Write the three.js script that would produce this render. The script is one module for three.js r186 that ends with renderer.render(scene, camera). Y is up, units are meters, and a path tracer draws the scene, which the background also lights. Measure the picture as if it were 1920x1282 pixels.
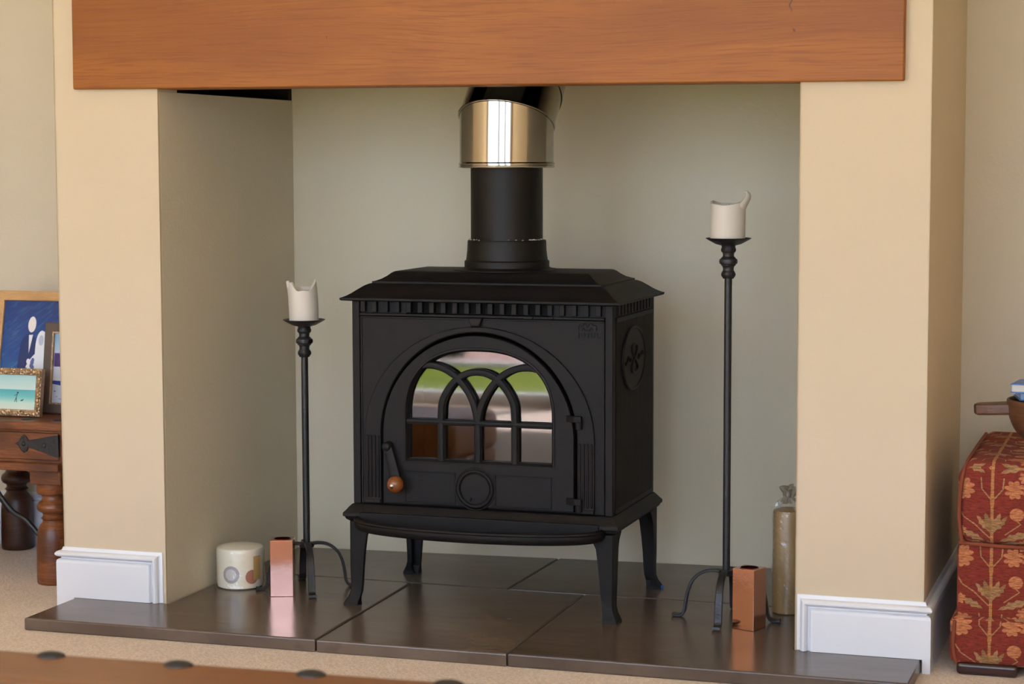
import * as THREE from 'three';
import { RoundedBoxGeometry } from 'three/addons/geometries/RoundedBoxGeometry.js';
import { TextGeometry } from 'three/addons/geometries/TextGeometry.js';
import { FontLoader } from 'three/addons/loaders/FontLoader.js';
import { mergeGeometries, toCreasedNormals } from 'three/addons/utils/BufferGeometryUtils.js';

// ------------------------------------------------------------------ camera, sky, sun, exposure
const scene = new THREE.Scene();
const renderer = new THREE.WebGLRenderer({ antialias: true });
renderer.toneMapping = THREE.LinearToneMapping;
renderer.toneMappingExposure = 1.62;
renderer.shadowMap.enabled = true;

const camera = new THREE.PerspectiveCamera(2 * Math.atan(641 / 3780.5) * 180 / Math.PI, 1920 / 1282, 0.05, 400);
camera.position.set(1.4299, 1.0745, 4.3674);
camera.rotation.order = 'YXZ';
camera.rotation.set(-0.0885, 0.3188, -0.0026);
camera.focus = 4.75;
camera.userData.fStop = 5.6;
scene.add(camera);

// bright, thinly overcast sky: air and cloud only
function skyTexture() {
  const w = 512, h = 256, d = new Uint8Array(w * h * 4);
  for (let j = 0; j < h; j++) for (let i = 0; i < w; i++) {
    const el = Math.max(0, (j + 0.5) / h * 2 - 1);
    const c = fbmT(i / w, j / h, 5, 6, 4, 77);
    const k = Math.min(1, Math.max(0, (c - 0.42) * 3.2));
    const t = Math.pow(el, 0.6);
    const r = 208 - 64 * t * (1 - k) + 8 * k, g = 226 - 40 * t * (1 - k) + 6 * k, b = 250;
    const o = (j * w + i) * 4; d[o] = r; d[o + 1] = g; d[o + 2] = b; d[o + 3] = 255;
  }
  const t = new THREE.DataTexture(d, w, h); t.colorSpace = THREE.SRGBColorSpace;
  t.mapping = THREE.EquirectangularReflectionMapping; t.magFilter = t.minFilter = THREE.LinearFilter; t.wrapS = THREE.RepeatWrapping; t.needsUpdate = true;
  return t;
}
scene.background = skyTexture();
scene.backgroundIntensity = 5.4;

const sun = new THREE.DirectionalLight(0xfdf8ff, 27);
sun.position.set(5, 15, 12.2); sun.target.position.set(0, 0, 6);
sun.castShadow = true; sun.shadow.mapSize.set(2048, 2048);
Object.assign(sun.shadow.camera, { left: -16, right: 16, top: 16, bottom: -16, near: 1, far: 50 });
sun.shadow.radius = 2;
scene.add(sun, sun.target);

// ------------------------------------------------------------------ helpers: noise, textures
function rnd(seed) { let a = seed >>> 0; return () => { a = (a + 0x6D2B79F5) | 0; let t = Math.imul(a ^ (a >>> 15), 1 | a); t = (t + Math.imul(t ^ (t >>> 7), 61 | t)) ^ t; return ((t ^ (t >>> 14)) >>> 0) / 4294967296; }; }
function hash(x, y, s) { let h = Math.imul(x, 374761393) + Math.imul(y, 668265263) + Math.imul(s, 974634821); h = Math.imul(h ^ (h >>> 13), 1274126177); return ((h ^ (h >>> 16)) >>> 0) / 4294967296; }
function vn(x, y, px, py, s) { // value noise, periodic over px, py cells
  const xi = Math.floor(x), yi = Math.floor(y), fx = x - xi, fy = y - yi, u = fx * fx * (3 - 2 * fx), v = fy * fy * (3 - 2 * fy);
  const m = (a, p) => ((a % p) + p) % p, x0 = m(xi, px), x1 = m(xi + 1, px), y0 = m(yi, py), y1 = m(yi + 1, py);
  const a = hash(x0, y0, s), b = hash(x1, y0, s), c = hash(x0, y1, s), d = hash(x1, y1, s);
  return a + (b - a) * u + (c - a) * v + (a - b - c + d) * u * v;
}
function fbmT(u, v, fx, fy, oct, s) { let t = 0, a = 0.5, n = 0; for (let i = 0; i < oct; i++) { t += a * vn(u * fx, v * fy, fx, fy, s + i * 17); n += a; a *= 0.5; fx *= 2; fy *= 2; } return t / n; }
function tex(w, h, sx, sy, fn, srgb = true) { // one tile covers sx by sy metres
  const d = new Uint8Array(w * h * 4);
  for (let j = 0; j < h; j++) for (let i = 0; i < w; i++) {
    const c = fn((i + 0.5) / w, (j + 0.5) / h), o = (j * w + i) * 4;
    if (Array.isArray(c)) { d[o] = c[0]; d[o + 1] = c[1]; d[o + 2] = c[2]; } else d[o] = d[o + 1] = d[o + 2] = c;
    d[o + 3] = 255;
  }
  const t = new THREE.DataTexture(d, w, h); if (srgb) t.colorSpace = THREE.SRGBColorSpace;
  t.wrapS = t.wrapT = THREE.RepeatWrapping; t.magFilter = THREE.LinearFilter; t.minFilter = THREE.LinearMipmapLinearFilter; t.generateMipmaps = true;
  t.repeat.set(1 / sx, 1 / sy); t.needsUpdate = true; return t;
}
function reliefTex(w, h, sx, sy, fn) { // heights 0..1 in floating point: no steps on polished surfaces
  const d = new Float32Array(w * h * 4);
  for (let j = 0; j < h; j++) for (let i = 0; i < w; i++) { const o = (j * w + i) * 4; d[o] = d[o + 1] = d[o + 2] = fn((i + 0.5) / w, (j + 0.5) / h); d[o + 3] = 1; }
  const t = new THREE.DataTexture(d, w, h, THREE.RGBAFormat, THREE.FloatType);
  t.wrapS = t.wrapT = THREE.RepeatWrapping; t.magFilter = t.minFilter = THREE.LinearFilter; t.repeat.set(1 / sx, 1 / sy); t.needsUpdate = true; return t;
}
function canvasTex(w, h, draw, sx = 0, sy = 0) {
  const c = document.createElement('canvas'); c.width = w; c.height = h; draw(c.getContext('2d'), w, h);
  const t = new THREE.CanvasTexture(c); t.colorSpace = THREE.SRGBColorSpace;
  if (sx) { t.wrapS = t.wrapT = THREE.RepeatWrapping; t.repeat.set(1 / sx, 1 / sy); }
  return t;
}
const clamp8 = (x) => Math.max(0, Math.min(255, x));
const mix3 = (a, b, k) => [clamp8(a[0] + (b[0] - a[0]) * k), clamp8(a[1] + (b[1] - a[1]) * k), clamp8(a[2] + (b[2] - a[2]) * k)];
const std = (o) => new THREE.MeshStandardMaterial(o);
const phys = (o) => new THREE.MeshPhysicalMaterial(o);

// ------------------------------------------------------------------ helpers: geometry
function creased(g, angle) { g.scale(1000, 1000, 1000); g = toCreasedNormals(g, angle); return g.scale(0.001, 0.001, 0.001); } // the addon welds within a hundredth of a unit, so work in millimetres
function ready(g) { if (g.index) g = g.toNonIndexed(); if (!g.attributes.normal) g.computeVertexNormals(); for (const k of Object.keys(g.attributes)) if (!['position', 'normal', 'uv'].includes(k)) g.deleteAttribute(k); g.clearGroups(); return metric(g); }
function metric(g, along) { // uv in metres from the way each face looks; along = 'x','y','z' puts the grain (u) along that axis
  const p = g.attributes.position, uv = new Float32Array(p.count * 2), a = new THREE.Vector3(), b = new THREE.Vector3(), c = new THREE.Vector3();
  for (let i = 0; i < p.count; i += 3) {
    a.fromBufferAttribute(p, i); b.fromBufferAttribute(p, i + 1).sub(a); c.fromBufferAttribute(p, i + 2).sub(a); b.cross(c);
    const x = Math.abs(b.x), y = Math.abs(b.y), z = Math.abs(b.z), ax = x >= y && x >= z ? 0 : y >= z ? 1 : 2;
    for (let k = 0; k < 3; k++) {
      const q = [p.getX(i + k), p.getY(i + k), p.getZ(i + k)];
      let o = ax === 0 ? [2, 1] : ax === 1 ? [0, 2] : [0, 1];
      if (along) { const w = 'xyz'.indexOf(along); if (o[1] === w) o = [o[1], o[0]]; }
      uv[(i + k) * 2] = q[o[0]]; uv[(i + k) * 2 + 1] = q[o[1]];
    }
  }
  g.setAttribute('uv', new THREE.BufferAttribute(uv, 2)); return g;
}
const merge = (list) => mergeGeometries(list.map(ready), false);
function box(x0, x1, y0, y1, z0, z1, r = 0, seg = 2) {
  const w = x1 - x0, h = y1 - y0, d = z1 - z0;
  const g = r ? new RoundedBoxGeometry(w, h, d, seg, Math.min(r, w / 2.01, h / 2.01, d / 2.01)) : new THREE.BoxGeometry(w, h, d);
  return g.translate((x0 + x1) / 2, (y0 + y1) / 2, (z0 + z1) / 2);
}
const lathe = (pts, seg = 48) => new THREE.LatheGeometry(pts.map(([r, y]) => new THREE.Vector2(Math.max(r, 0.00001), y)), seg);
const latheC = (pts, seg = 48, crease = 0.6) => creased(lathe(pts, seg), crease);
function tube(pts, r, seg = 40, rs = 8, closed = false) { return new THREE.TubeGeometry(new THREE.CatmullRomCurve3(pts.map((p) => new THREE.Vector3(...p)), closed, 'centripetal'), seg, r, rs, closed); }
function capped(pts, r, seg = 40, rs = 10) { // tube with rounded ends
  const a = new THREE.SphereGeometry(r, rs, 6).translate(...pts[0]), b = new THREE.SphereGeometry(r, rs, 6).translate(...pts[pts.length - 1]);
  return merge([tube(pts, r, seg, rs), a, b]);
}
function loft(rings, closedRing = true, cap = true, crease = 0.7) { // rings: arrays of [x,y,z], equal length
  const v = [], n = rings[0].length, m = closedRing ? n : n - 1;
  const q = (a, b, c, d) => v.push(...a, ...b, ...c, ...a, ...c, ...d);
  for (let i = 0; i + 1 < rings.length; i++) for (let j = 0; j < m; j++) { const k = (j + 1) % n; q(rings[i][j], rings[i][k], rings[i + 1][k], rings[i + 1][j]); }
  if (cap && closedRing) for (const [r, flip] of [[rings[0], true], [rings[rings.length - 1], false]]) {
    const c = [0, 1, 2].map((k) => r.reduce((s, p) => s + p[k], 0) / n);
    for (let j = 0; j < n; j++) { const k = (j + 1) % n; flip ? v.push(...c, ...r[k], ...r[j]) : v.push(...c, ...r[j], ...r[k]); }
  }
  const g = new THREE.BufferGeometry(); g.setAttribute('position', new THREE.Float32BufferAttribute(v, 3));
  g.computeVertexNormals(); return creased(g, crease);
}
function rectRings(list, cx, cz, hx, hz) { return list.map(([i, y]) => [[cx - hx + i, y, cz + hz - i], [cx + hx - i, y, cz + hz - i], [cx + hx - i, y, cz - hz + i], [cx - hx + i, y, cz - hz + i]]); }
function extrude(shape, depth, bevel = 0, z = 0, seg = 2, curve = 24) { // front face at z, going back
  const g = new THREE.ExtrudeGeometry(shape, { depth: Math.max(depth - 2 * bevel, 0.0001), bevelEnabled: bevel > 0, bevelThickness: bevel, bevelSize: bevel, bevelOffset: -bevel, bevelSegments: seg, curveSegments: curve });
  return g.translate(0, 0, z - depth + bevel);
}
function poly(pts) { const s = new THREE.Shape(); pts.forEach((p, i) => i ? s.lineTo(...p) : s.moveTo(...p)); s.closePath(); return s; }
function ribbon(pts, wide, thick, up, seg = 32) { // strap of rectangular section along a curve; up(t) gives the flat normal; rounded edges
  const c = new THREE.CatmullRomCurve3(pts.map((p) => new THREE.Vector3(...p)), false, 'centripetal'), rings = [];
  for (let i = 0; i <= seg; i++) {
    const t = i / seg, p = c.getPoint(t), tan = c.getTangent(t), side = new THREE.Vector3(...up), nor = new THREE.Vector3().crossVectors(tan, side).normalize();
    const w = (typeof wide === 'function' ? wide(t) : wide) / 2, h = (typeof thick === 'function' ? thick(t) : thick) / 2, e = Math.min(w, h) * 0.4;
    const at = (a, b) => [p.x + side.x * a + nor.x * b, p.y + side.y * a + nor.y * b, p.z + side.z * a + nor.z * b];
    rings.push([at(-w + e, -h), at(w - e, -h), at(w, -h + e), at(w, h - e), at(w - e, h), at(-w + e, h), at(-w, h - e), at(-w, -h + e)]);
  }
  return loft(rings, true, true, 0.5);
}
function displace(g, fn) { const p = g.attributes.position, v = new THREE.Vector3(); for (let i = 0; i < p.count; i++) { v.fromBufferAttribute(p, i); fn(v); p.setXYZ(i, v.x, v.y, v.z); } g.computeVertexNormals(); return g; }

// ------------------------------------------------------------------ helpers: objects
const taken = {};
function numbered(n) { const k = taken[n] = (taken[n] ?? -1) + 1; return k ? `${n}_${String(k).padStart(3, '0')}` : n; }
function tag(o, label, category, group, kind) { if (label) o.userData.label = label; if (category) o.userData.category = category; if (group) o.userData.group = group; if (kind) o.userData.kind = kind; return o; }
function thing(name, label, category, x, y, z, group) { const g = new THREE.Group(); g.name = numbered(name); g.position.set(x, y, z); g.off = [x, y, z]; scene.add(g); return tag(g, label, category, group); }
function part(name, geo, mat, parent, label) { // geometry given in the place's own coordinates
  const g = geo.isReady ? geo : ready(Array.isArray(geo) ? merge(geo) : geo), o = parent.off; g.translate(-o[0], -o[1], -o[2]);
  const m = new THREE.Mesh(g, mat); m.name = name; m.off = o; m.castShadow = m.receiveShadow = true; parent.add(m); if (label) m.userData.label = label; return m;
}
function solo(name, geo, mat, label, category, kind) { const m = new THREE.Mesh(ready(Array.isArray(geo) ? merge(geo) : geo), mat); m.name = numbered(name); m.off = [0, 0, 0]; m.castShadow = m.receiveShadow = true; scene.add(m); return tag(m, label, category, null, kind); }
const struct = (name, geo, mat) => solo(name, geo, mat, null, null, 'structure');

// ------------------------------------------------------------------ materials
const plasterBump = tex(512, 512, 0.5, 0.5, (u, v) => 255 * (0.6 * fbmT(u, v, 8, 8, 4, 3) + 0.4 * fbmT(u, v, 90, 90, 2, 5)), false);
const M = {};
M.cream = std({ color: 0xcebb9e, roughness: 0.85, bumpMap: plasterBump, bumpScale: 0.0006 });
M.alcove = std({ color: 0xd4c7af, roughness: 0.88, bumpMap: plasterBump, bumpScale: 0.0006 });
M.recess = std({ color: 0xd8cbb0, roughness: 0.9, bumpMap: plasterBump, bumpScale: 0.0009 });
M.side = std({ color: 0xecd2a8, roughness: 0.88, bumpMap: plasterBump, bumpScale: 0.0006 });
M.ceiling = std({ color: 0xf0ece4, roughness: 0.9 });
M.white = phys({ color: 0xdfdfe2, roughness: 0.35 });
M.blackish = std({ color: 0x1c1512, roughness: 0.95 });  // flat near-black brown for the throat lining
const carpetBump = tex(512, 512, 0.16, 0.16, (u, v) => 255 * (0.55 * vn(u * 40, v * 40, 40, 40, 11) + 0.45 * vn(u * 90, v * 90, 90, 90, 12)), false);
M.carpet = std({ roughness: 1, bumpMap: carpetBump, bumpScale: 0.0016, map: tex(512, 512, 0.16, 0.16, (u, v) => { const n = vn(u * 40, v * 40, 40, 40, 11) * 0.6 + vn(u * 90, v * 90, 90, 90, 13) * 0.4; return mix3([206, 184, 164], [242, 224, 208], n); }) });
const ironBump = tex(512, 512, 0.06, 0.06, (u, v) => 255 * (0.5 * vn(u * 64, v * 64, 64, 64, 21) + 0.3 * vn(u * 128, v * 128, 128, 128, 22) + 0.2 * fbmT(u, v, 8, 8, 3, 23)), false);
M.iron = phys({ color: 0x130f0d, roughness: 0.56, specularIntensity: 0.5, bumpMap: ironBump, bumpScale: 0.00035 });
M.ironDark = std({ color: 0x151312, roughness: 0.8 });
M.pipe = phys({ color: 0x14100d, specularIntensity: 0.55, roughness: 0.5 });
M.wrought = std({ color: 0x1d1b1c, roughness: 0.42, bumpMap: tex(256, 256, 0.03, 0.03, (u, v) => 255 * fbmT(u, v, 6, 6, 3, 31), false), bumpScale: 0.0008 });
M.steel = std({ color: 0xb4b0a8, metalness: 1, roughness: 0.1 });
M.copper = std({ color: 0xe0a996, metalness: 1, roughness: 0.12 });
M.copper.bumpMap = tex(256, 256, 0.04, 0.04, (u, v) => 255 * fbmT(u, v, 5, 5, 4, 41), false); M.copper.bumpScale = 0.00006;
M.wax = phys({ color: 0xd0c6b8, roughness: 0.5, transmission: 0.0, sheen: 0.2, sheenRoughness: 0.6, sheenColor: new THREE.Color(0xfff3e0) });
M.glassPane = phys({ color: 0xffffff, roughness: 0.02, transmission: 1, thickness: 0, ior: 1.5 });
M.stoveGlass = phys({ color: 0x9c948c, roughness: 0.03, transmission: 1, thickness: 0, ior: 1.8 });
M.film = phys({ color: 0xffffff, roughness: 0.06, transmission: 1, thickness: 0, ior: 1.6 });

function woodTex(dark, mid, light, seed, sx, sy, w = 1024, h = 512, cracks) {
  return tex(w, h, sx, sy, (u, v) => {
    const warp = (fbmT(u, v, 3, 4, 3, seed) - 0.5) * 0.16;
    const grain = fbmT(u, v + warp, 4, 40, 4, seed + 1), fine = fbmT(u, v + warp * 0.6, 26, 190, 2, seed + 2), fleck = vn(u * 120, v * 200, 120, 200, seed + 3), cloud = fbmT(u, v, 4, 3, 4, seed + 4);
    let c = mix3(mid, light, Math.max(0, Math.min(1, (grain - 0.42) * 1.5)));
    c = mix3(c, dark, Math.max(0, Math.min(0.7, (0.52 - fine) * 1.5)));
    c = mix3(c, dark, Math.max(0, (0.5 - cloud) * 1.7));
    c = mix3(c, light, Math.max(0, (fleck - 0.78) * 1.1));
    return cracks ? cracks(u, v, c) : c;
  });
}
const crack = (u, v, c) => { // small splits and dull marks near the right end of the beam, as in the photograph
  for (const [x, y, l, w, k] of [[0.875, 0.42, 0.055, 0.0011, 0.75], [0.878, 0.28, 0.012, 0.0014, 0.7], [0.52, 0.62, 0.012, 0.0012, 0.5], [0.34, 0.30, 0.008, 0.001, 0.5]]) {
    const dy = Math.abs(v - y) / l, dx = Math.abs(u - x - 0.0012 * Math.sin(v * 120)) / w; if (dy < 1 && dx < 1) c = mix3(c, [70, 36, 16], k * (1 - dx * dx) * (1 - dy * dy));
  }
  return c;
};
M.beam = std({ roughness: 0.55, map: woodTex([122, 63, 4], [151, 86, 9], [164, 99, 19], 51, 2.02, 0.42, 2048, 512, crack) });
M.beam.map.offset.set(1.14 / 2.02, -1.24 / 0.42);
M.oldWood = std({ roughness: 0.38, map: woodTex([62, 30, 14], [120, 66, 32], [164, 98, 52], 61, 0.5, 0.2, 512, 512) });
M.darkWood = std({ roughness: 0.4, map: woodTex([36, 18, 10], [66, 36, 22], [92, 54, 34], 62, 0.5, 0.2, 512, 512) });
M.tableWood = std({ roughness: 0.36, map: woodTex([92, 52, 26], [122, 76, 44], [142, 94, 58], 63, 1.0, 0.4, 512, 512) });
M.bowlWood = std({ roughness: 0.42, map: woodTex([52, 30, 18], [96, 60, 38], [130, 86, 56], 64, 0.3, 0.12, 512, 512) });
M.frameWood = std({ roughness: 0.4, map: woodTex([176, 128, 78], [204, 160, 106], [222, 182, 130], 65, 0.4, 0.15, 256, 256) });
M.knobWood = std({ roughness: 0.25, map: woodTex([58, 28, 12], [120, 66, 30], [176, 110, 56], 66, 0.06, 0.03, 256, 256) });
M.mahogany = phys({ color: 0x2c0f0d, roughness: 0.28, clearcoat: 0.5, clearcoatRoughness: 0.2 });

// ------------------------------------------------------------------ the room
struct('floor', box(-3.15, 3.15, -0.18, -0.03, -1.05, 4.8), M.carpet);
struct('ceiling', box(-3.15, 3.15, 2.75, 2.97, -1.05, 4.8), M.ceiling);
struct('wall_left', box(-3.15, -2.9, -0.03, 2.75, -0.95, 4.55), M.side);
struct('wall_right', box(2.9, 3.15, -0.03, 2.75, -0.95, 4.55), M.side);
const AZ = -0.709;
struct('wall_alcove_left', box(-2.9, -1.187, -0.03, 2.75, AZ - 0.2, AZ), M.alcove);
struct('wall_alcove_right', box(0.928, 2.9, -0.03, 2.75, AZ - 0.2, AZ), M.alcove);
// chimney breast: two piers, the front over the beam, and the open throat above the recess
const plan = (x0, x1, z0, z1, r = 0.005) => { const p = new THREE.Shape(); p.moveTo(x0, -z0); p.lineTo(x0, -z1 - r); p.quadraticCurveTo(x0, -z1, x0 + r, -z1); p.lineTo(x1 - r, -z1); p.quadraticCurveTo(x1, -z1, x1, -z1 - r); p.lineTo(x1, -z0); return p; };
const rise = (p, y0, y1) => creased(new THREE.ExtrudeGeometry(p, { depth: y1 - y0, bevelEnabled: false, curveSegments: 6 }), 0.5).rotateX(-Math.PI / 2).translate(0, y0, 0);
struct('wall_breast_left', rise(plan(-1.187, -0.905, -0.95, 0), -0.03, 1.2475), M.cream);
struct('wall_breast_right', rise(plan(0.647, 0.928, -0.95, 0), -0.03, 1.2475), M.cream);
{ const p = plan(-1.187, 0.928, -0.95, 0); p.lineTo(0.841, 0.95); p.lineTo(0.841, 0.095); p.lineTo(-1.1, 0.095); p.lineTo(-1.1, 0.95); struct('wall_breast_front', [rise(p, 1.262, 2.75), rise(plan(-1.187, -0.905, -0.095, 0), 1.2475, 1.262), rise(plan(0.647, 0.928, -0.095, 0), 1.2475, 1.262), box(-1.187, -1.1, 1.2475, 1.262, -0.95, -0.095), box(0.841, 0.928, 1.2475, 1.262, -0.95, -0.095)], M.cream); }
{ // back of the recess, not quite square to the room
  const z = (x) => -0.774 - 0.0767 * (x + 0.905), s = poly([[-1.1, -z(-1.1)], [0.841, -z(0.841)], [0.841, 1.05], [-1.1, 1.05]]);
  struct('wall_back', new THREE.ExtrudeGeometry(s, { depth: 2.78, bevelEnabled: false }).rotateX(-Math.PI / 2).scale(1, 1, 1).translate(0, -0.03, 0).applyMatrix4(new THREE.Matrix4()), M.recess);
}
// near-black lining boxes in the open throat behind the beam
struct('wall_throat', [box(-1.0995, -1.0965, 1.249, 2.7, -0.94, -0.0955), box(-1.0965, -0.907, 1.2476, 1.2496, -0.94, -0.0955), box(-1.0965, -0.907, 1.2496, 2.7, -0.775, -0.752), box(0.8375, 0.8405, 1.249, 2.7, -0.94, -0.0955), box(0.649, 0.8375, 1.2476, 1.2496, -0.94, -0.0955), box(-1.0965, 0.8375, 1.2625, 2.7, -0.099, -0.0955)], M.blackish);
// plaster lining of the recess cheek (greyer paint than the piers)
struct('wall_recess_left', box(-0.9055, -0.9046, 0.0005, 1.2468, -0.8, -0.0052), M.recess);
struct('wall_recess_right', box(0.6466, 0.6475, 0.0005, 1.2468, -0.92, -0.0052), M.recess);

// skirting: moulded board, mitred round the outer corner and turned down at the recess
function skirting(name, xin, xout, deep) {
  const s = Math.sign(xout - xin), H = 0.125, P = [[0, 0], [0, 0.004], [0.005, 0.0055], [0.0085, 0.007], [0.0088, 0.0125], [0.011, 0.0168], [0.0145, 0.0195], [0.018, 0.0196], [0.0215, 0.017], [0.0238, 0.0125], [0.0245, 0.0075], [0.0285, 0.0078], [0.0295, 0.0125], [0.032, 0.0158], [0.038, 0.0168]];
  const rings = [P.map(([d, t]) => [xin + s * d, 0.0008, t]), P.map(([d, t]) => [xin + s * d, H - d, t]), P.map(([d, t]) => [xout + s * t, H - d, t]), P.map(([d, t]) => [xout + s * t, H - d, -deep])];
  const X0 = xin + s * 0.0375, X1 = xout + s * 0.0168, xl = Math.min(X0, X1), xr = Math.max(X0, X1), a = s > 0 ? 0.9275 : -1.155;
  const mid = s > 0 ? [xl, a, a, xr] : [a, xr, xl, a];
  const g = [loft(rings, false, false, 0.5), box(mid[0], mid[1], 0.0006, H - 0.0375, 0, 0.0167), box(mid[2], mid[3], -0.03, H - 0.0375, 0, 0.0167)];
  g.push(box(Math.min(xout, xout + s * 0.0168), Math.max(xout, xout + s * 0.0168), -0.03, H - 0.0375, -deep, 0.0005));
  struct(name, g, M.whiteTwo ??= (() => { const m = M.white.clone(); m.side = THREE.DoubleSide; return m; })());
}
skirting('baseboard_left', -0.915, -1.187, 0.709);
skirting('baseboard_right', 0.652, 0.928, 0.709);
function straightBoard(name, pts) { // along the wall from a to b, thickness towards n
  const [a, b, n] = pts, P = [[0, 0], [0, 0.003], [0.007, 0.009], [0.0125, 0.017], [0.0195, 0.017], [0.0245, 0.0105], [0.0295, 0.015], [0.038, 0.0168], [0.155, 0.0168]];
  struct(name, loft([a, b].map((e) => P.map(([d, t]) => [e[0] + n[0] * t, 0.125 - d, e[1] + n[1] * t])), false, false, 0.5), M.whiteTwo);
}
straightBoard('baseboard_alcove_left', [[-2.9, AZ], [-1.2, AZ], [0, 1]]);
straightBoard('baseboard_alcove_right', [[0.945, AZ], [2.9, AZ], [0, 1]]);
straightBoard('baseboard_side_left', [[-2.9, AZ], [-2.9, 4.55], [1, 0]]);
straightBoard('baseboard_side_right', [[2.9, AZ], [2.9, 4.55], [-1, 0]]);

// garden side: glazed doors across the rear wall
const RZ = 4.56;
struct('wall_rear', [box(-3.15, -2.62, -0.03, 2.75, RZ, 4.8), box(2.42, 3.15, -0.03, 2.75, RZ, 4.8), box(-2.62, 2.42, 2.6, 2.75, RZ, 4.8), box(-2.62, 2.42, -0.18, -0.03, RZ, 4.8)], M.side);
for (let i = 0; i < 4; i++) {
  const x0 = -2.62 + i * 1.26, x1 = x0 + 1.26, f = 0.055;
  const d = new THREE.Group(); d.name = `door_${i + 1}`; d.off = [x0, -0.03, 4.7]; d.position.set(...d.off); d.userData.kind = 'structure'; scene.add(d);
  part('door_frame', [box(x0, x0 + f, -0.03, 2.6, 4.66, 4.73, 0.004), box(x1 - f, x1, -0.03, 2.6, 4.66, 4.73, 0.004), box(x0 + f, x1 - f, 2.54, 2.6, 4.66, 4.73, 0.004), box(x0 + f, x1 - f, -0.03, 0.035, 4.66, 4.73, 0.004)], M.white, d);
  part('glass_pane', box(x0 + f, x1 - f, 0.035, 2.54, 4.69, 4.696), M.glassPane, d);
  part('handle', capped([[x1 - 0.028, 1.0, 4.655], [x1 - 0.028, 1.0, 4.62], [x1 - 0.12, 1.0, 4.615]], 0.008, 16), M.steel, d);
}

// garden beyond the doors
const lawnTex = tex(512, 512, 1.5, 1.5, (u, v) => mix3([66, 86, 20], [130, 132, 42], 0.5 * fbmT(u, v, 6, 6, 4, 71) + 0.5 * vn(u * 120, v * 120, 120, 120, 72)));
const leafTex = tex(256, 256, 0.4, 0.4, (u, v) => mix3([22, 40, 16], [58, 86, 34], fbmT(u, v, 14, 14, 3, 73)));
M.lawn = phys({ map: lawnTex, roughness: 1, specularIntensity: 0.2 }); M.leaf = phys({ map: leafTex, roughness: 0.9, specularIntensity: 0.1 });
M.paving = std({ roughness: 0.9, map: tex(256, 256, 1, 1, (u, v) => mix3([176, 166, 158], [206, 198, 190], fbmT(u, v, 8, 8, 4, 74))) });
M.bed = std({ roughness: 0.95, map: tex(256, 256, 1, 1, (u, v) => mix3([140, 106, 92], [182, 146, 128], fbmT(u, v, 20, 20, 3, 75))) });
struct('ground', box(-40, 40, -0.5, -0.2, 4.81, 60), M.lawn);
{ const g = thing('patio', 'pale stone paving laid outside the glazed doors', 'patio', 0, -0.2, 5.2); g.userData.kind = 'structure'; delete g.userData.label; delete g.userData.category;
  for (let i = 0; i < 12; i++) part('paving_slab', box(-3.9 + i * 0.6, -3.312 + i * 0.6, -0.2, -0.1, 4.81, 5.3, 0.006), M.paving, g); }
struct('trim_1', box(-14, 9, -0.2, -0.165, 8.72, 8.86, 0.01), M.paving);
struct('path', box(-14, 9, -0.2, -0.175, 8.86, 13), M.bed);
function shrub(x, z, r, h, seed, label) {
  const g = thing('garden_shrub', label, 'shrub', x, -0.2, z), R = rnd(seed), list = [];
  for (let i = 0; i < 46; i++) {
    const a = R() * 6.283, k = Math.sqrt(R()), y = R(), rr = r * (0.22 + 0.16 * R());
    list.push(displace(new THREE.IcosahedronGeometry(rr, 2), (v) => { const n = 1 + 0.5 * (vn(v.x * 30 + 90 + i, v.y * 30 + v.z * 21 + 90, 997, 997, seed) - 0.5); v.multiplyScalar(n); }).translate(x + Math.cos(a) * k * r * 0.8, -0.2 + rr * 0.25 + y * y * h * (1 - 0.5 * k), z + Math.sin(a) * k * r * 0.8));
  }
  part('foliage', list, M.leaf, g);
}
shrub(-4.15, 9.12, 0.7, 0.6, 5, 'rounded dark green shrub beside the lawn, left one');
shrub(-7.2, 11.2, 0.8, 0.9, 6, 'wide dark green shrub at the far end of the border');
shrub(4.2, 14, 0.9, 1.0, 7, 'dark green shrub standing alone across the path');

// curtains at the ends of the glazing
M.curtain = std({ color: 0xcdb894, roughness: 0.95, side: THREE.DoubleSide });
function curtain(x0, x1, label) {
  const n = 90, a = [], b = []; for (let i = 0; i <= n; i++) { const t = i / n, z = RZ - 0.07 + 0.035 * Math.sin(t * 34) + 0.008 * Math.sin(t * 81); a.push([x0 + (x1 - x0) * t, -0.02, z]); b.push([x0 + (x1 - x0) * t, 2.68, z * 0.5 + (RZ - 0.07) * 0.5]); }
  solo('curtain', loft([a, b], false, false, 1.2), M.curtain, label, 'curtain');
}
curtain(-2.86, -2.5, 'long beige curtain gathered at the left end of the doors'); curtain(2.3, 2.75, 'long beige curtain gathered at the right end of the doors');
curtain(-0.3, 0.02, 'pale curtain gathered at the middle post, left of the two'); curtain(1.0, 1.3, 'pale curtain gathered at the right post of the doors');

// ------------------------------------------------------------------ beam over the recess
{
  const g = new RoundedBoxGeometry(1.997, 0.36, 0.11, 2, 0.004); g.rotateZ(-0.0045).translate(-0.127, 1.4305, -0.035);
  const m = solo('mantel_beam', g, M.beam, 'long honey-coloured oak beam spanning the fireplace opening', 'beam');
}

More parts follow.
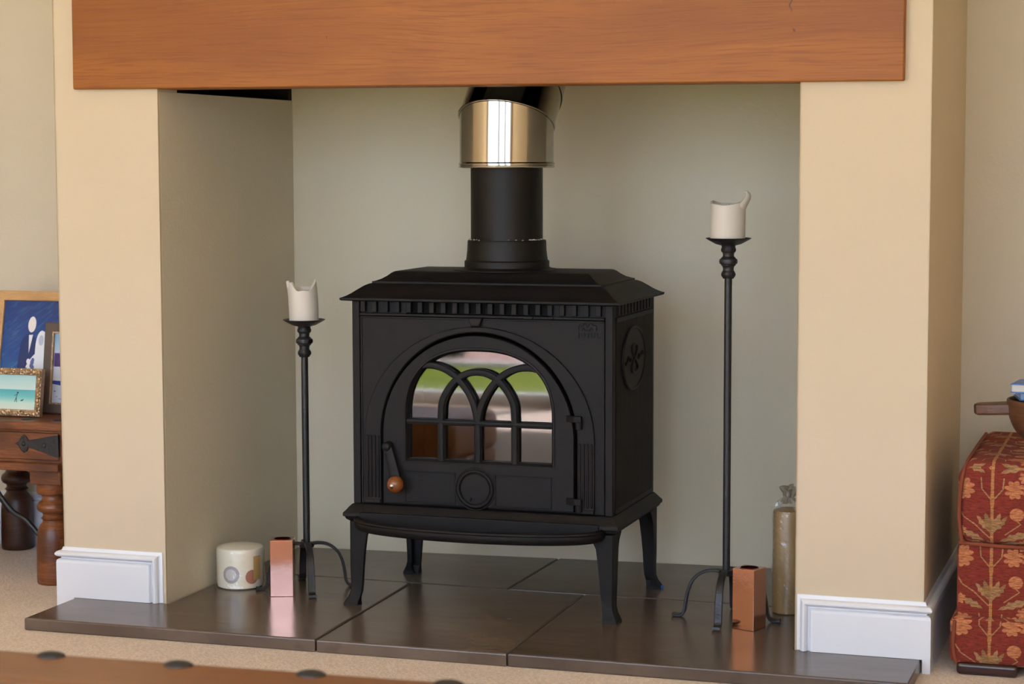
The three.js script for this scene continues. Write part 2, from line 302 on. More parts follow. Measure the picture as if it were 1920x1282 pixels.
// ------------------------------------------------------------------ hearth of slate-like slabs
const slateBump = reliefTex(1024, 1024, 1.1, 1.1, (u, v) => 0.72 * fbmT(u, v, 4, 10, 3, 81) + 0.2 * fbmT(u, v, 14, 26, 3, 84) + 0.08 * fbmT(u, v, 40, 60, 2, 83));
const slateRough = tex(512, 512, 0.9, 0.9, (u, v) => { const n = fbmT(u, v, 4, 5, 3, 85); return [0, 50 + 26 * n, 0]; }, false);
const slateMats = [[98, 82, 70], [101, 85, 72], [93, 78, 67], [101, 87, 75], [96, 83, 72]].map((c, i) => std({ roughness: 1, roughnessMap: slateRough, bumpMap: slateBump, bumpScale: 0.0016, map: tex(512, 512, 0.9, 0.9, (u, v) => { const n = fbmT(u, v, 6, 8, 5, 90 + i * 7), k = fbmT(u, v, 30, 44, 3, 91 + i * 7); return mix3(mix3([c[0] * 0.84, c[1] * 0.82, c[2] * 0.8], [c[0] * 1.14, c[1] * 1.16, c[2] * 1.18], n), [c[0] * 0.7, c[1] * 0.7, c[2] * 0.72], Math.max(0, 0.42 - k)); }) }));
{
  const h = thing('hearth', 'raised fireplace hearth of polished brown-grey slate slabs', 'hearth', -0.12, -0.03, -0.3), jt = 0.0022;
  const bk = (x) => -0.774 - 0.0767 * (x + 0.905) + 0.004;
  const slab = (pts, i, dy = 0) => {
    const g = new THREE.ExtrudeGeometry(poly(pts.map(([x, z]) => [x, -z])), { depth: 0.022, bevelEnabled: true, bevelThickness: 0.004, bevelSize: 0.004, bevelOffset: -0.004, bevelSegments: 3 }).rotateX(-Math.PI / 2).translate(0, -0.026 + dy, 0);
    part('slab', g, slateMats[i], h);
  };
  const ZJ = -0.41;
  slab([[-1.153, 0.248], [-0.403 - jt, 0.24], [-0.42 - jt, ZJ + jt], [-0.9, ZJ + jt], [-0.9, 0.003], [-1.153, 0.003]].reverse(), 0);
  slab([[-0.403 + jt, 0.239], [0.052 - jt, 0.233], [0.043 - jt, ZJ + jt], [-0.42 + jt, ZJ + jt]].reverse(), 1, -0.0006);
  slab([[0.052 + jt, 0.232], [0.924, 0.226], [0.924, 0.003], [0.643, 0.003], [0.643, ZJ + jt], [0.043 + jt, ZJ + jt]].reverse(), 2);
  slab([[-0.9, ZJ - jt], [-0.16 - jt, ZJ - jt], [-0.152 - jt, bk(-0.152)], [-0.9, bk(-0.9)]].reverse(), 3, -0.0004);
  slab([[-0.16 + jt, ZJ - jt], [0.643, ZJ - jt], [0.643, bk(0.643)], [-0.152 + jt, bk(-0.152)]].reverse(), 4, 0.0002);
  part('mortar_bed', [box(-1.148, 0.918, -0.03, -0.0045, 0.004, 0.224), box(-0.898, 0.64, -0.03, -0.0045, -0.765, 0.003)], std({ color: 0x2d2722, roughness: 0.95 }), h);
}

// ------------------------------------------------------------------ wood-burning stove
const SX = -0.139, SZ = -0.3315;
const stove = thing('wood_stove', 'black cast-iron stove with an arched glass door on four curved legs', 'stove', SX, 0, SZ);
{
  const FZ = -0.145, cx = -0.145, cy = 0.423;           // front plate, centre of the door arch
  const I = M.iron, P = (n, g, m = I, o = stove, l) => part(n, g, m, o, l);
  // top plate: two-step ogee
  P('top_plate', loft(rectRings([[0.03, 0.742], [0.003, 0.745], [0, 0.747], [0, 0.7515], [0.004, 0.7525], [0.012, 0.756], [0.022, 0.762], [0.034, 0.771], [0.046, 0.7795], [0.055, 0.7838], [0.0605, 0.785], [0.0605, 0.789], [0.066, 0.79], [0.078, 0.7945], [0.089, 0.8015], [0.097, 0.8085], [0.103, 0.812], [0.108, 0.813], [0.19, 0.8132]], SX, SZ, 0.35, 0.2145), true, true, 0.45));
  P('cooking_plate', latheC([[0, 0.8128], [0.128, 0.8128], [0.128, 0.8146], [0.1255, 0.8156], [0, 0.8156]], 64).translate(SX, 0, -0.338));
  // hollow body
  const bx0 = -0.467, bx1 = 0.189, bz1 = -0.1455, bz0 = -0.527;
  P('body', [box(bx0 + 0.002, bx0 + 0.016, 0.249, 0.744, bz0, bz1 - 0.012), box(bx1 - 0.016, bx1 - 0.002, 0.249, 0.744, bz0, bz1 - 0.012), box(bx0 + 0.002, bx1 - 0.002, 0.249, 0.744, bz0, bz0 + 0.012), box(bx0 + 0.004, bx1 - 0.004, 0.242, 0.254, bz0 + 0.002, bz1 - 0.01), box(bx0 + 0.004, bx1 - 0.004, 0.69, 0.70, bz0, bz1 - 0.03)]);
  for (const x of [bx0, bx1 - 0.0195]) for (const [a, b] of [[bz1 - 0.018, bz1 + 0.004], [bz0 - 0.002, bz0 + 0.018]]) P('corner_post', box(x, x + 0.0195, 0.2475, 0.744, a, b, 0.003));
  // front plate with its arched doorway
  { const q = [[bx0 + 0.0205, 0.2495], [cx - 0.247, 0.2495]]; for (let i = 0; i <= 48; i++) { const t = Math.PI - Math.PI * i / 48; q.push([cx + 0.247 * Math.cos(t), cy + 0.25 * Math.sin(t)]); } q.push([cx + 0.247, 0.2495], [bx1 - 0.0205, 0.2495], [bx1 - 0.0205, 0.708], [bx0 + 0.0205, 0.708]); P('front_plate', extrude(poly(q), 0.014, 0.001, FZ, 1)); }
  { // raised arch band and its fluted pilasters
    const out = [], n = 40; out.push([cx - 0.29, 0.2515]); for (let i = 0; i <= n; i++) { const t = Math.PI - Math.PI * i / n; out.push([cx + 0.29 * Math.cos(t), cy + 0.264 * Math.sin(t)]); } out.push([cx + 0.29, 0.2515], [cx + 0.2475, 0.2515]); for (let i = 0; i <= n; i++) { const t = Math.PI * i / n; out.push([cx + 0.2475 * Math.cos(t), cy + 0.2505 * Math.sin(t)]); } out.push([cx - 0.2475, 0.2515]);
    P('arch_band', extrude(poly(out), 0.01, 0.0032, FZ + 0.007, 3));
  }
  for (const s of [-1, 1]) for (let k = 0; k < 4; k++) { const x = cx + s * (0.2545 + k * 0.0095); P('flute', capped([[x, 0.268, FZ + 0.0068], [x, 0.415, FZ + 0.0068]], 0.0034, 2, 8)); }
  for (const x of [cx - 0.269, cx + 0.269]) P('pilaster_foot', box(x - 0.02, x + 0.02, 0.2516, 0.2615, FZ, FZ + 0.0098, 0.002));
  P('keystone', extrude(poly([[-0.1665, 0.7085], [-0.1295, 0.7085], [-0.1375, 0.688], [-0.1585, 0.688]]), 0.016, 0.0035, FZ + 0.0145));
  P('panel_moulding', [box(bx0 + 0.021, bx1 - 0.021, 0.7025, 0.707, FZ - 0.002, FZ + 0.0035, 0.0015), box(bx0 + 0.021, bx0 + 0.0255, 0.25, 0.7025, FZ - 0.002, FZ + 0.002, 0.001), box(bx1 - 0.0255, bx1 - 0.021, 0.25, 0.7025, FZ - 0.002, FZ + 0.002, 0.001)]);
  // frieze: ledge, backing and the row of blocks
  P('frieze', [box(bx0 + 0.0205, bx1 - 0.0205, 0.7085, 0.7145, FZ - 0.03, FZ + 0.004, 0.0015), box(bx0 + 0.0205, -0.33, 0.7145, 0.744, FZ - 0.03, FZ - 0.0075), box(0.032, bx1 - 0.0205, 0.7145, 0.744, FZ - 0.03, FZ - 0.0075), box(-0.33, 0.032, 0.7145, 0.744, FZ - 0.034, FZ - 0.03)]);
  for (let i = 0; i < 21; i++) { const x = -0.4385 + i * 0.0296; P('dentil', box(x - 0.0062, x + 0.0062, 0.717, 0.7435, FZ - 0.013, FZ + 0.0045, 0.0016, 1)); }
  for (const s of [-1, 1]) { const xf = s > 0 ? bx1 : bx0;
    for (let i = 0; i < 11; i++) { const z = -0.188 - i * 0.0296; P('dentil', box(xf - 0.008, xf + 0.0035, 0.717, 0.7435, z - 0.0066, z + 0.0066, 0.0014, 1)); }
    P('side_moulding', box(xf - 0.004, xf + 0.003, 0.702, 0.7135, bz0 + 0.02, bz1 - 0.021, 0.002)); P('side_moulding', box(xf - 0.004, xf + 0.003, 0.2495, 0.262, bz0 + 0.02, bz1 - 0.021, 0.002));
    // ribbed side panel
    const ring = [], n = 30 * 6; for (let i = 0; i <= n; i++) { const t = i / n; ring.push([s > 0 ? bx1 - 0.001 + 0.0016 * Math.sqrt(Math.abs(Math.sin(t * 30 * Math.PI))) : bx0 + 0.001 - 0.0016 * Math.sqrt(Math.abs(Math.sin(t * 30 * Math.PI))), bz1 - 0.024 - t * 0.336]); }
    const full = [[s > 0 ? bx1 - 0.005 : bx0 + 0.005, bz1 - 0.024], ...ring, [s > 0 ? bx1 - 0.005 : bx0 + 0.005, bz1 - 0.36]];
    P('ribbed_panel', loft([0.262, 0.702].map((y) => full.map(([x, z]) => [x, y, z])), true, true, 0.9));
    if (s > 0) { // oval medallion with the figure 8 and its scrolls
      const mz = -0.320, my = 0.606, x = bx1 + 0.0005, el = (rz, ry, k = 64) => Array.from({ length: k }, (_, i) => { const t = i / k * 2 * Math.PI; return [0, my + ry * Math.sin(t), mz - rz * Math.cos(t)]; });
      const med = P('medallion', loft([[0.1, 0.0725, 0], [0.1, 0.0725, 0.0024], [0.099, 0.0717, 0.003]].map(([a, b, d]) => el(a, b).map(([, y, z]) => [x + d, y, z])), true, true, 0.5));
      P('medallion_rim', tube(el(0.102, 0.074).map(([, y, z]) => [x + 0.002, y, z]), 0.0042, 96, 8, true), I, med);
      const f = (pts, r, closed) => tube(pts.map(([a, b]) => [x + 0.0044, my + b, mz - a]), r, 60, 6, closed);
      const eight = []; for (let i = 0; i < 40; i++) { const t = i / 40 * 2 * Math.PI; eight.push([0.0235 * Math.sin(2 * t) * (Math.cos(t) < 0 ? 1.15 : 0.92), 0.034 * Math.cos(t)]); }
      P('numeral', f(eight, 0.0034, true), I, med);
      P('scroll', [f([[-0.085, -0.004], [-0.079, -0.0095], [-0.07, -0.006], [-0.055, 0.006], [-0.046, 0.0045], [-0.04, -0.004], [-0.034, -0.0005]], 0.0028), f([[0.085, 0.004], [0.079, 0.0095], [0.07, 0.006], [0.055, 0.0], [0.046, 0.0045], [0.04, -0.004], [0.034, -0.0005]], 0.0028)], I, med);
    }
  }
  // air slider under the frieze, cast plate, maker's mark
  P('damper_lever', [box(-0.026, -0.004, 0.7085, 0.7155, FZ + 0.002, FZ + 0.016, 0.003), box(-0.004, 0.002, 0.709, 0.715, FZ, FZ + 0.01, 0.002), capped([[0.002, 0.7115, FZ + 0.005], [0.042, 0.7115, FZ + 0.005]], 0.0032, 4)], M.ironDark);
  P('cast_tablet', extrude(poly([[-0.011, 0.6985], [0.037, 0.6985], [0.037, 0.6905], [0.02, 0.6915]]), 0.003, 0.0006, FZ + 0.0016));
  const font = await new FontLoader().loadAsync('fonts/droid/droid_sans_bold.typeface.json');
  const word = new TextGeometry('J\u00D8TUL', { font, size: 0.0125, depth: 0.003, curveSegments: 5, bevelEnabled: false }); word.computeBoundingBox(); const bb = word.boundingBox;
  word.translate(-bb.min.x, -bb.min.y, 0).scale(0.056 / (bb.max.x - bb.min.x), 1, 1).translate(0.0995, 0.6635, FZ - 0.0004);
  const e = (pts) => tube(pts.map(([a, b]) => [0.127 + a, 0.6915 + b, FZ + 0.0006]), 0.0013, 60, 6);
  P('emblem', [word, e([[-0.021, -0.008], [-0.022, 0.001], [-0.0175, 0.006], [-0.0135, 0.002], [-0.0085, 0.0085], [-0.005, 0.0095], [0, 0.001], [0.005, 0.0098], [0.009, 0.0095], [0.013, 0.0045], [0.0185, 0.005], [0.0215, 0], [0.0205, -0.008]]), e([[-0.016, -0.008], [-0.0105, -0.001], [-0.007, -0.0078], [-0.001, -0.006], [0.003, -0.0085], [0.008, -0.001], [0.0135, -0.008]])]);
  // firebox lining and ash
  P('firebox_lining', [box(-0.43, 0.14, 0.255, 0.66, bz0 + 0.03, bz0 + 0.05), box(-0.43, -0.41, 0.255, 0.66, bz0 + 0.05, -0.2), box(0.12, 0.14, 0.255, 0.66, bz0 + 0.05, -0.2)], M.ironDark);

  // ---- door
  const DZ = FZ + 0.011, ds = new THREE.Shape(); ds.moveTo(cx - 0.241, 0.254); ds.lineTo(cx + 0.241, 0.254); ds.lineTo(cx + 0.241, cy); ds.absellipse(cx, cy, 0.241, 0.243, 0, Math.PI, false); ds.closePath();
  const wx = -0.1405, wy = 0.47, win = (gx, gt, gb) => { const q = []; q.push([wx - gx, gb]); q.push([wx + gx, gb]); for (let i = 0; i <= 48; i++) { const t = Math.PI * i / 48, c = Math.cos(t), s = Math.sin(t); q.push([wx + gx * Math.sign(c) * Math.abs(c) ** (2 / 2.4), wy + gt * s ** (2 / 2.4)]); } return q; };
  const wpath = (q) => { const p = new THREE.Path(); q.forEach((a, i) => i ? p.lineTo(...a) : p.moveTo(...a)); p.closePath(); return p; };
  ds.holes.push(wpath(win(0.1885, 0.1655, 0.3575)));
  const door = P('door', extrude(ds, 0.02, 0.0025, DZ, 3, 48));
  { const o = win(0.1895, 0.1665, 0.3565), m = win(0.186, 0.163, 0.360), n = win(0.181, 0.158, 0.3655), lift = (q, z) => q.map(([x, y]) => [x, y, z]); // moulded reveal round the window
    P('window_moulding', loft([lift(o, DZ - 0.002), lift(o, DZ + 0.0015), lift(m, DZ + 0.002), lift(n, DZ - 0.006), lift(n, DZ - 0.02)], true, false, 0.6), I, door); }
  // glazing bars: slim, rounded, a little behind the door face
  const bar = (pts, seg = 4, w = 0.0165) => { // sweeps a tapered bar section in the door's plane
    const c = pts.length === 2 ? new THREE.LineCurve3(new THREE.Vector3(...pts[0], 0), new THREE.Vector3(...pts[1], 0)) : new THREE.CatmullRomCurve3(pts.map((p) => new THREE.Vector3(...p, 0)), false, 'centripetal'), rings = [];
    for (let i = 0; i <= seg; i++) { const p = c.getPoint(i / seg), t = c.getTangent(i / seg), nx = -t.y, ny = t.x; rings.push([[-0.5, -0.018], [-0.5, -0.005], [-0.36, -0.002], [0, -0.0005], [0.36, -0.002], [0.5, -0.005], [0.5, -0.018]].map(([a, d]) => [p.x + nx * a * w, p.y + ny * a * w, DZ + d])); }
    return loft(rings, true, true, 0.55);
  };
  const B = (pts, seg, w) => P('glazing_bar', bar(pts, seg, w), I, door);
  B([[-0.238, 0.362], [-0.238, 0.463]]); B([[-0.145, 0.362], [-0.145, 0.463]]); B([[-0.052, 0.362], [-0.052, 0.463]]);
  B([[wx - 0.184, 0.4555], [wx + 0.184, 0.4555]], 4, 0.0135);
  B([[-0.238, 0.463], [-0.2345, 0.505], [-0.218, 0.537], [-0.196, 0.561], [-0.17, 0.575], [-0.145, 0.5785], [-0.12, 0.575], [-0.094, 0.561], [-0.072, 0.537], [-0.0555, 0.505], [-0.052, 0.463]], 40);
  B([[-0.30, 0.588], [-0.27, 0.5925], [-0.239, 0.588], [-0.205, 0.571], [-0.178, 0.543], [-0.158, 0.51], [-0.149, 0.48], [-0.146, 0.462]], 30);
  B([[0.014, 0.588], [-0.018, 0.5925], [-0.05, 0.588], [-0.084, 0.571], [-0.111, 0.543], [-0.131, 0.51], [-0.141, 0.48], [-0.144, 0.462]], 30);
  { const q = win(0.187, 0.164, 0.359), g = extrude(poly(q), 0.004, 0, 0); g.translate(0, -0.455, 0).rotateX(-0.009).translate(0, 0.455, DZ - 0.0195); P('glass_pane', g, M.stoveGlass, door, 'tall arched soot-stained glass of the stove door'); }
  // lower panels and the round air control
  const strip = (x0, x1, y0, y1) => box(x0, x1, y0, y1, DZ - 0.001, DZ + 0.0022, 0.0011, 1);
  P('panel_moulding', [[-0.33, -0.199], [-0.1, 0.042]].flatMap(([a, b]) => [strip(a, b, 0.333, 0.336), strip(a, b, 0.2585, 0.2615), strip(a, a + 0.003, 0.2585, 0.336), strip(b - 0.003, b, 0.2585, 0.336)]), I, door);
  P('air_control', [new THREE.TorusGeometry(0.0425, 0.0045, 10, 64).translate(-0.149, 0.299, DZ + 0.002), new THREE.TorusGeometry(0.0505, 0.0018, 8, 64).translate(-0.149, 0.299, DZ), latheC([[0, 0.0005], [0.0355, 0.0005], [0.0365, -0.0005], [0.0365, -0.002], [0, -0.002]], 48).rotateX(Math.PI / 2).translate(-0.149, 0.299, DZ + 0.0018), capped([[-0.161, 0.2705, DZ + 0.003], [-0.159, 0.276, DZ + 0.003]], 0.0024, 2, 6)], I, door);
  // latch lever with a wooden ball
  const lever = P('door_lever', [latheC([[0, 0.03], [0.006, 0.0295], [0.0095, 0.027], [0.0115, 0.022], [0.012, 0.016], [0.012, 0]], 24).rotateX(Math.PI / 2).translate(-0.369, 0.394, DZ - 0.001), loft([0, 0.35, 0.7, 1].map((t) => { const x = -0.3655 + 0.021 * t, y = 0.391 - 0.07 * t, z = DZ + 0.013 + 0.008 * t, w = 0.0095 + 0.003 * t; return [[-w, -0.003], [w, 0.003], [w, 0.003, 0.007], [w * 0.4, 0.0015, 0.0095], [-w * 0.6, -0.002, 0.0095], [-w, -0.003, 0.007]].map(([a, b, d = 0]) => [x + a, y + b, z + d]); }), true, true, 0.5)], I, door);
  const ball = P('knob', new THREE.SphereGeometry(0.0205, 32, 24).scale(1, 1.04, 0.95).translate(-0.341, 0.306, DZ + 0.034), M.knobWood, door, 'turned wooden ball on the lever');
  P('knob_cap', latheC([[0, 0.0225], [0.003, 0.022], [0.0055, 0.02], [0.0065, 0.016], [0, 0.016]], 20).rotateX(Math.PI / 2).rotateY(0.05).translate(-0.3445, 0.3045, DZ + 0.0335), M.steel, door, 'small steel screw in the wooden ball');
  for (const y of [0.472, 0.276]) P('hinge', [latheC([[0, -0.017], [0.0075, -0.017], [0.0085, -0.016], [0.0085, 0.012], [0.0065, 0.0145], [0, 0.0145]], 20).translate(0.1085, y - 0.003, FZ + 0.012), ribbon([[0.079, y + 0.005, DZ - 0.002], [0.09, y + 0.005, DZ + 0.004], [0.103, y + 0.005, DZ + 0.0105], [0.1155, y + 0.005, DZ + 0.008]], 0.0155, 0.006, [0, 1, 0], 16)], I, door);

  // ---- base plate, ash lip, legs
  P('base_plate', loft(rectRings([[0.05, 0.249], [0.024, 0.249], [0.018, 0.247], [0.012, 0.241], [0.006, 0.233], [0.001, 0.228], [0, 0.2255], [0, 0.2195], [0.004, 0.217], [0.006, 0.212], [0.012, 0.207], [0.022, 0.204], [0.05, 0.203]].reverse(), SX, SZ, 0.347, 0.2145), true, true, 0.45));
  const lipAt = (t) => { const u = t * 2 - 1, x = SX + 0.308 * Math.sin(u * Math.PI / 2), k = Math.cos(u * Math.PI / 2); return [x, -0.135 + 0.128 * Math.pow(k, 0.8)]; };
  const prof = [[-0.004, 0.2135], [0.003, 0.2145], [0.008, 0.212], [0.0095, 0.2085], [0.0068, 0.2055], [0.0075, 0.2005], [0.006, 0.194], [0.002, 0.188], [-0.006, 0.1845], [-0.03, 0.184], [-0.03, 0.1925], [-0.014, 0.196], [-0.008, 0.203]];
  const lr = []; for (let i = 0; i <= 72; i++) { const t = i / 72, [x, z] = lipAt(t), [x1, z1] = lipAt(Math.max(0, t - 0.004)), [x2, z2] = lipAt(Math.min(1, t + 0.004)); let nx = -(z2 - z1), nz = x2 - x1; const l = Math.hypot(nx, nz); nx /= l; nz /= l; lr.push(prof.map(([d, y]) => [x + nx * d, y, z + nz * d])); }
  const pan = []; for (let i = 0; i <= 72; i++) { const [x, z] = lipAt(i / 72); pan.push([SX + (x - SX) * 0.955, -(-0.135 + (z + 0.135) * 0.9)]); }
  P('ash_lip', [box(SX - 0.302, SX + 0.302, 0.194, 0.231, -0.127, -0.1125, 0.003), loft(lr.map((r) => r.map(([x, y, z]) => [x, y + 0.006, z])), true, true, 0.5), new THREE.ExtrudeGeometry(poly(pan), { depth: 0.0045, bevelEnabled: false }).rotateX(-Math.PI / 2).translate(0, 0.1945, 0)]);
  const W = [[0.206, 0.07, 0], [0.199, 0.062, 0], [0.19, 0.052, 0], [0.172, 0.0435, 0], [0.13, 0.038, 0], [0.093, 0.0345, 0], [0.055, 0.031, -0.001], [0.034, 0.0295, -0.0005], [0.02, 0.031, 0.004], [0.01, 0.035, 0.01], [0.003, 0.038, 0.0135], [0.0, 0.038, 0.0135]];
  const feet = [];
  for (const [sx, sz] of [[-1, 1], [1, 1], [-1, -1], [1, -1]]) {
    const rings = W.map(([y, w, o]) => { const ox = SX + 0.0015 + sx * (0.334 + o), oz = SZ + sz * (0.2075 + o), th = y > 0.02 ? 0.013 : 0.013 + (0.02 - y) * 0.9, b = 0.004; const q = [[b, 0], [w, 0], [w, th], [th, th], [th, w], [0, w], [0, b]].map(([a, c]) => [ox - sx * a, y, oz - sz * c]); return sx * sz > 0 ? q : q.reverse(); });
    feet.push(P('leg', loft(rings.reverse(), true, true, 0.6)));
  }
  P('felt_pad', latheC([[0, 0.0002], [0.016, 0.0002], [0.0165, 0.002], [0.0165, 0.006], [0, 0.006]], 24).translate(SX + 0.336, 0, SZ - 0.207), std({ color: 0x2a63c8, roughness: 0.8 }), feet[3], 'small blue pad under the rear right foot');
}

// ------------------------------------------------------------------ flue: black pipe, steel elbow
{
  const X = -0.1355, Z = -0.3375, g = thing('flue_pipe', 'black stove pipe rising into a polished steel elbow', 'flue', X, 0.81, Z);
  part('collar', latheC([[0.112, 0.8158], [0.108, 0.819], [0.1045, 0.8205], [0.1045, 0.835], [0.1025, 0.8365], [0.1005, 0.8385], [0.0975, 0.862], [0.0968, 0.884], [0.0955, 0.8865], [0.0888, 0.8868]], 72, 0.5).translate(X, 0, Z), M.pipe, g);
  part('black_pipe', latheC([[0.0885, 0.8165], [0.0885, 1.2]], 72).translate(X, 0, Z), M.pipe, g);
  { const R = rnd(9), list = []; for (let i = 0; i < 90; i++) { const a = R() * 6.283, r = 0.0905 + R() * 0.003; if (Math.sin(a * 3) + R() < 0.35) continue; list.push(new THREE.IcosahedronGeometry(0.0012 + R() * 0.0016, 0).scale(1.6, 0.6, 1).rotateY(a).translate(X + Math.cos(a) * r, 0.8875 + R() * 0.002, Z + Math.sin(a) * r)); }
    part('sealant_crumbs', list, std({ color: 0xb9b2a6, roughness: 0.8 }), g).userData.kind = 'stuff'; }
  const r = 0.1155, y0 = 1.177, T = Math.tan(Math.PI / 8), n = 96, C = (f) => Array.from({ length: n }, (_, i) => { const t = i / n * 2 * Math.PI; return f(Math.sin(t), Math.cos(t)); });
  const mitre = (k = 0) => C((s, c) => [X + (r + k) * s, y0 + (r + k) * c * T, Z + (r + k) * c]);
  part('steel_band', loft([C((s, c) => [X + r * s, 1.075, Z + r * c]), mitre()], true, false, 1.2), M.steel, g);
  part('bottom_bead', latheC([[0.0886, 1.063], [r - 0.002, 1.0625], [r + 0.0015, 1.0628], [r + 0.003, 1.0648], [r + 0.003, 1.0668], [r + 0.001, 1.0686], [r + 0.001, 1.0696], [r + 0.0028, 1.071], [r + 0.0028, 1.0735], [r + 0.001, 1.0755], [r, 1.0765]], 96, 0.7).translate(X, 0, Z), M.steel, g);
  const d = [0, Math.SQRT1_2, -Math.SQRT1_2];
  part('elbow_bend', loft([mitre(), mitre().map((p) => p.map((v, k) => v + d[k] * 0.36))], true, false, 1.2), M.steel, g);
  part('seam_bead', new THREE.TubeGeometry(new THREE.CatmullRomCurve3(mitre(0.0008).map((p) => new THREE.Vector3(...p)), true), 120, 0.0032, 8, true), M.steel, g);
  part('seam_bead', new THREE.TorusGeometry(r, 0.003, 8, 96).rotateX(-Math.PI / 4 + Math.PI / 2).rotateX(0).translate(X, y0 + 0.075, Z - 0.075).applyMatrix4(new THREE.Matrix4()), M.steel, g);
}

// ------------------------------------------------------------------ floor-standing iron candlesticks
function candlestick(label, x, z, H, turn, lean) {
  const s = thing('candle_stand', label, 'candle stand', x, 0, z, 'wrought iron candle stands on the hearth');
  const at = (g) => g.translate(x, 0, z), sh = (dy, l) => l.map(([r, y]) => [r, H + y + dy]);
  part('drip_tray', at(latheC(sh(0, [[0, -0.016], [0.018, -0.0155], [0.03, -0.012], [0.043, -0.005], [0.0525, 0.0005], [0.0532, 0.0018], [0.0515, 0.0022], [0.042, -0.0028], [0.03, -0.0085], [0.018, -0.0105], [0, -0.0105]]), 56)), M.wrought, s);
  part('turned_stem', at(latheC(sh(0, [[0, -0.0155], [0.0165, -0.0158], [0.0155, -0.019], [0.0165, -0.021], [0.0178, -0.0255], [0.0168, -0.0295], [0.0138, -0.0325], [0.0128, -0.037], [0.0132, -0.041], [0.0162, -0.0435], [0.0172, -0.0455], [0.0205, -0.0475], [0.0217, -0.0525], [0.0205, -0.0575], [0.0172, -0.0595], [0.0168, -0.0615], [0.0135, -0.0645], [0.0125, -0.069], [0.0128, -0.0735], [0.0155, -0.0775], [0.0172, -0.0825], [0.016, -0.0872], [0.0135, -0.09], [0.0125, -0.0925], [0, -0.0925]]), 40, 0.5)), M.wrought, s);
  part('rod', at(latheC([[0.0088, 0.112], [0.0088, H - 0.09]], 20)), M.wrought, s);
  part('hub', at(latheC([[0, 0.106], [0.017, 0.106], [0.0185, 0.108], [0.0185, 0.1155], [0.0165, 0.1185], [0.0105, 0.1195], [0, 0.1195]], 28)), M.wrought, s);
  for (let k = 0; k < 4; k++) {
    const a = turn + k * Math.PI / 2, c = Math.sin(a), d = Math.cos(a);
    const pts = [[0.006, 0.114], [0.03, 0.1165], [0.055, 0.111], [0.077, 0.094], [0.09, 0.068], [0.0965, 0.038], [0.1, 0.015], [0.107, 0.0058], [0.119, 0.0042], [0.129, 0.0062]].map(([r, y]) => [x + c * r, y, z + d * r]);
    part('leg', ribbon(pts, (t) => 0.0165 + 0.004 * Math.max(0, t - 0.2), (t) => 0.0062 + 0.001 * (1 - t), [d, 0, -c], 44), M.wrought, s);
  }
}
const LS = [-0.648, -0.263], RS = [0.4395, -0.24];
candlestick('shorter black iron candle stand left of the stove', ...LS, 0.683, Math.atan2(0.067, 0.114), 0);
candlestick('taller black iron candle stand right of the stove', ...RS, 0.898, Math.atan2(0.004, 0.135), 0);

// candles: an outer skin up to a melted rim and down into the well
function meltedCandle(name, label, x, y, z, r, rim, well, wall, leanX, extra) {
  const n = 96, c = thing(name, label, 'candle', x, y, z), ring = (f) => Array.from({ length: n }, (_, i) => { const a = i / n * 2 * Math.PI; return f(a); });
  const rings = [ring((a) => [x + Math.cos(a) * (r - 0.002), y, z + Math.sin(a) * (r - 0.002)])];
  const outer = (a, t) => { const h = rim(a), yy = t * h, k = yy / 0.1, w = r * (1 + 0.02 * Math.sin(3 * a + k * 4) * k + (extra ? extra(a, k) : 0)); return [x + Math.cos(a) * w + leanX * k * k, y + yy, z + Math.sin(a) * w]; };
  for (let j = 0; j <= 14; j++) { const t = j ? j / 14 : 0.015; rings.push(ring((a) => outer(a, t))); }
  rings.push(ring((a) => { const o = outer(a, 1); return [x + (o[0] - x) * (1 - wall * 0.5), o[1] + 0.0012, z + (o[2] - z) * (1 - wall * 0.5)]; }));
  for (let j = 1; j <= 6; j++) rings.push(ring((a) => { const h = rim(a), k = j / 6, yy = h + (well - h) * Math.pow(k, 0.7), o = outer(a, Math.min(1, yy / h)); const q = (1 - wall) * (1 - 0.35 * Math.max(0, k - 0.5)); return [x + (o[0] - x) * q, y + yy, z + (o[2] - z) * q]; }));
  part('wax', loft(rings, true, true, 0.9), M.wax, c);
  part('wick', capped([[x, y + well - 0.002, z], [x + 0.001, y + well + 0.004, z], [x + 0.003, y + well + 0.008, z]], 0.0012, 6, 6), M.ironDark, c);
  return c;
}
const bump = (a, c, w) => { let d = Math.atan2(Math.sin(a - c), Math.cos(a - c)); return Math.exp(-d * d / (w * w)); };
